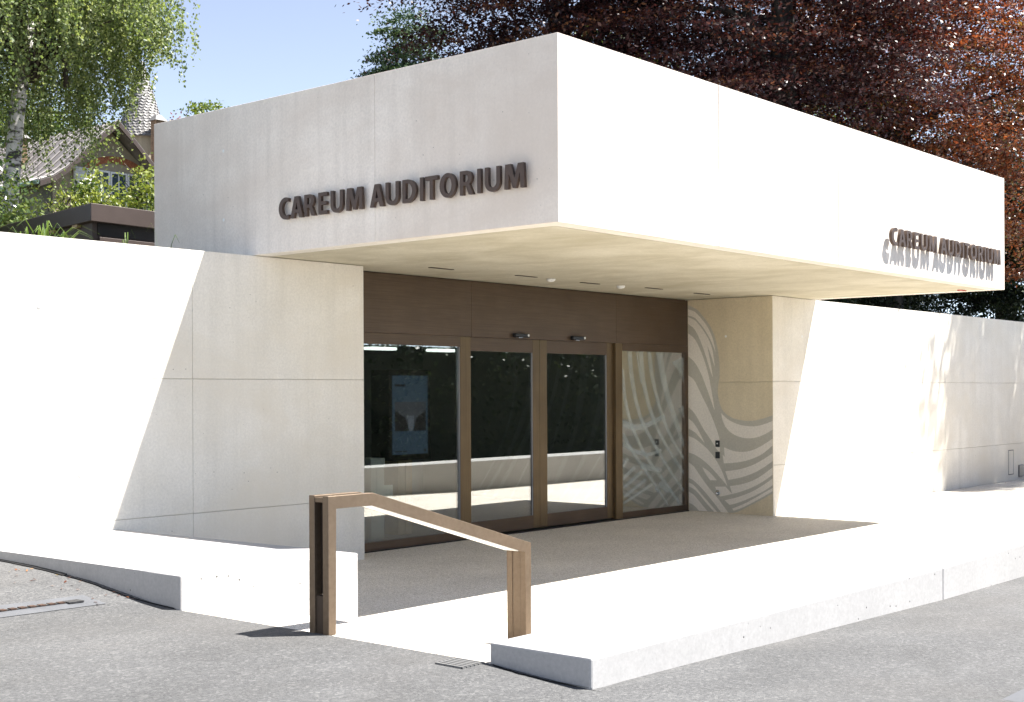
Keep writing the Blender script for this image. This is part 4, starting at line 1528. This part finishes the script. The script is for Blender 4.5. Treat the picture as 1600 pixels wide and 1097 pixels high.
# bell-cast roof profile, one curved sheet per side with standing seams
prof = [(EL, EZ), (23.25, 9.05), (23.75, 9.40), (24.35, 9.98), (25.0, 10.62), (PX, PZ)]
for sgn in (1, -1):
    pr = [(PX + (x_ - PX) * sgn, z_) for (x_, z_) in prof]
    ring = pr + [(x_, z_ - 0.10) for (x_, z_) in pr[::-1]]
    rf = MB().prism_dir([(x_, 39.3, z_) for (x_, z_) in ring], (0, 9.4, 0)).build('roof', MAT['zinc'], hs_)
    for k in range(16):
        y_ = 39.33 + k * 0.60
        MB().tube([(x_, y_, z_ + 0.03) for (x_, z_) in pr], 0.035, 5).build('roof_seam', MAT['zinc'], rf)
    MB().tube([(pr[0][0] - 0.04 * sgn, 39.3, pr[0][1] - 0.06), (pr[0][0] - 0.04 * sgn, 48.6, pr[0][1] - 0.06)], 0.07, 6).build('gutter', MAT['gutter'], rf)
    MB().prism_dir([(x_, 39.24, z_) for (x_, z_) in ([(a, b - 0.02) for a, b in pr] + [(a, b - 0.20) for a, b in pr[::-1]])], (0, 0.055, 0)).build('verge_board', MAT['shed'], rf)
# window group
for k in range(3):
    xa = 25.04 + k * 0.68
    w_ = MB()
    w_.box(xa, HY - 0.06, 8.1, xa + 0.06, HY - 0.002, 9.55)
    w_.box(xa + 0.60, HY - 0.06, 8.1, xa + 0.66, HY - 0.002, 9.55)
    w_.box(xa + 0.06, HY - 0.06, 9.49, xa + 0.60, HY - 0.002, 9.55)
    w_.box(xa + 0.06, HY - 0.06, 8.1, xa + 0.60, HY - 0.002, 8.16)
    w_.box(xa + 0.31, HY - 0.05, 8.16, xa + 0.35, HY - 0.002, 9.49)
    wf = w_.build('window', MAT['shutter'], hs_)
    for (a, b) in ((0.06, 0.31), (0.35, 0.60)):
        MB().box(xa + a, HY - 0.03, 8.16, xa + b, HY - 0.003, 9.49).build('pane', MAT['pane'], wf)
for (xa, xb) in ((24.30, 24.96), (27.12, 27.7)):
    st_ = MB().box(xa, HY - 0.09, 8.0, xb, HY - 0.04, 9.55).build('shutter', MAT['shutter'], hs_)
    z_ = 8.05
    while z_ < 9.5:
        MB().hexa([(xa + 0.05, HY - 0.115, z_), (xb - 0.05, HY - 0.115, z_), (xb - 0.05, HY - 0.09, z_ + 0.03), (xa + 0.05, HY - 0.09, z_ + 0.03),
                   (xa + 0.05, HY - 0.115, z_ + 0.02), (xb - 0.05, HY - 0.115, z_ + 0.02), (xb - 0.05, HY - 0.09, z_ + 0.06), (xa + 0.05, HY - 0.09, z_ + 0.06)]).build('slat', MAT['shutter'], st_)
        z_ += 0.085
lint = holder('window_arch', hs_, (26.05, HY, 9.7))
for k in range(26):
    a0, a1 = 152 - k * 4.75, 152 - (k + 0.93) * 4.75
    cx_, cz_ = 25.98, 8.85
    ri, ro = 1.02, 1.24
    pts = [(cx_ + 1.28 * r_ * math.cos(R(a)), HY - 0.05, cz_ + r_ * math.sin(R(a))) for r_, a in ((ri, a0), (ri, a1), (ro, a1), (ro, a0))]
    MB().prism_dir(pts, (0, 0.06, 0)).build('brick', MAT['brick'], lint)
# turret
TX, TY = 29.1, 42.97
MB().lathe((TX, TY, 4.0), [(0.80, 0), (0.80, 7.6)], 20).build('turret_wall', MAT['render'], hs_)
cone = MB().lathe((TX, TY, 11.5), [(1.0, 0.0), (0.62, 0.95), (0.33, 1.95), (0.03, 2.95)], 24).build('turret_roof', MAT['slate'], hs_)
bm_ = MB()
for row in range(26):
    t0 = row / 26
    z0, z1 = 11.5 + 2.9 * t0, 11.5 + 2.9 * (t0 + 0.062)
    r0 = np.interp(z0 - 11.5, [0, 0.95, 1.95, 2.95], [1.0, 0.62, 0.33, 0.03])
    r1 = np.interp(z1 - 11.5, [0, 0.95, 1.95, 2.95], [1.0, 0.62, 0.33, 0.03])
    n_ = max(7, int(34 * r0))
    for k in range(n_):
        a0 = 2 * math.pi * (k + 0.5 * (row % 2)) / n_
        a1 = a0 + 2 * math.pi / n_ * 0.94
        am = (a0 + a1) / 2
        l_ = 0.035 + random.uniform(0, 0.014)
        f_ = lambda a, r, z: (TX + r * math.cos(a), TY + r * math.sin(a), z)
        bm_.poly([f_(a0, r0 + l_, z0 + 0.04), f_(am, r0 + l_ + 0.004, z0 - 0.01), f_(a1, r0 + l_, z0 + 0.04), f_(a1, r1 + 0.012, z1), f_(a0, r1 + 0.012, z1)])
stuff(bm_.build('slate_shingles', MAT['slate'], cone))
# chimneys
for (x_, y_, z0, z1, w_) in ((28.9, 41.7, 8.5, 12.0, 0.17), (24.2, 43.3, 9.0, 10.9, 0.26)):
    ch = MB().box(x_ - w_, y_ - w_, z0, x_ + w_, y_ + w_, z1).build('chimney', MAT['old_brick'], hs_)
    bm_ = MB()
    z_ = z0 + 0.02
    row = 0
    while z_ < z1 - 0.06:
        nb = 3
        for k in range(nb):
            xa = x_ - w_ + (2 * w_) * k / nb
            xb = xa + 2 * w_ / nb - 0.012
            bm_.box(xa, y_ - w_ - 0.012, z_, xb, y_ - w_ - 0.001, z_ + 0.062)
            ya = y_ - w_ + (2 * w_) * k / nb
            bm_.box(x_ - w_ - 0.012, ya, z_, x_ - w_ - 0.001, ya + 2 * w_ / nb - 0.012, z_ + 0.062)
        z_ += 0.075
        row += 1
    stuff(bm_.build('bricks', MAT['old_brick'], ch))
    MB().hexa([(x_ - w_ - 0.10, y_ - w_ - 0.1, z1), (x_ + w_ + 0.10, y_ - w_ - 0.1, z1), (x_ + w_ + 0.1, y_ + w_ + 0.1, z1), (x_ - w_ - 0.1, y_ + w_ + 0.1, z1),
               (x_ - w_ * 0.6, y_ - w_ * 0.6, z1 + 0.22), (x_ + w_ * 0.6, y_ - w_ * 0.6, z1 + 0.22), (x_ + w_ * 0.6, y_ + w_ * 0.6, z1 + 0.22), (x_ - w_ * 0.6, y_ + w_ * 0.6, z1 + 0.22)]).build('chimney_cap', MAT['slate'], ch)

print('objects', len(bpy.data.objects), 'tris', sum(len(o.data.polygons) for o in bpy.data.objects if o.type == 'MESH'))
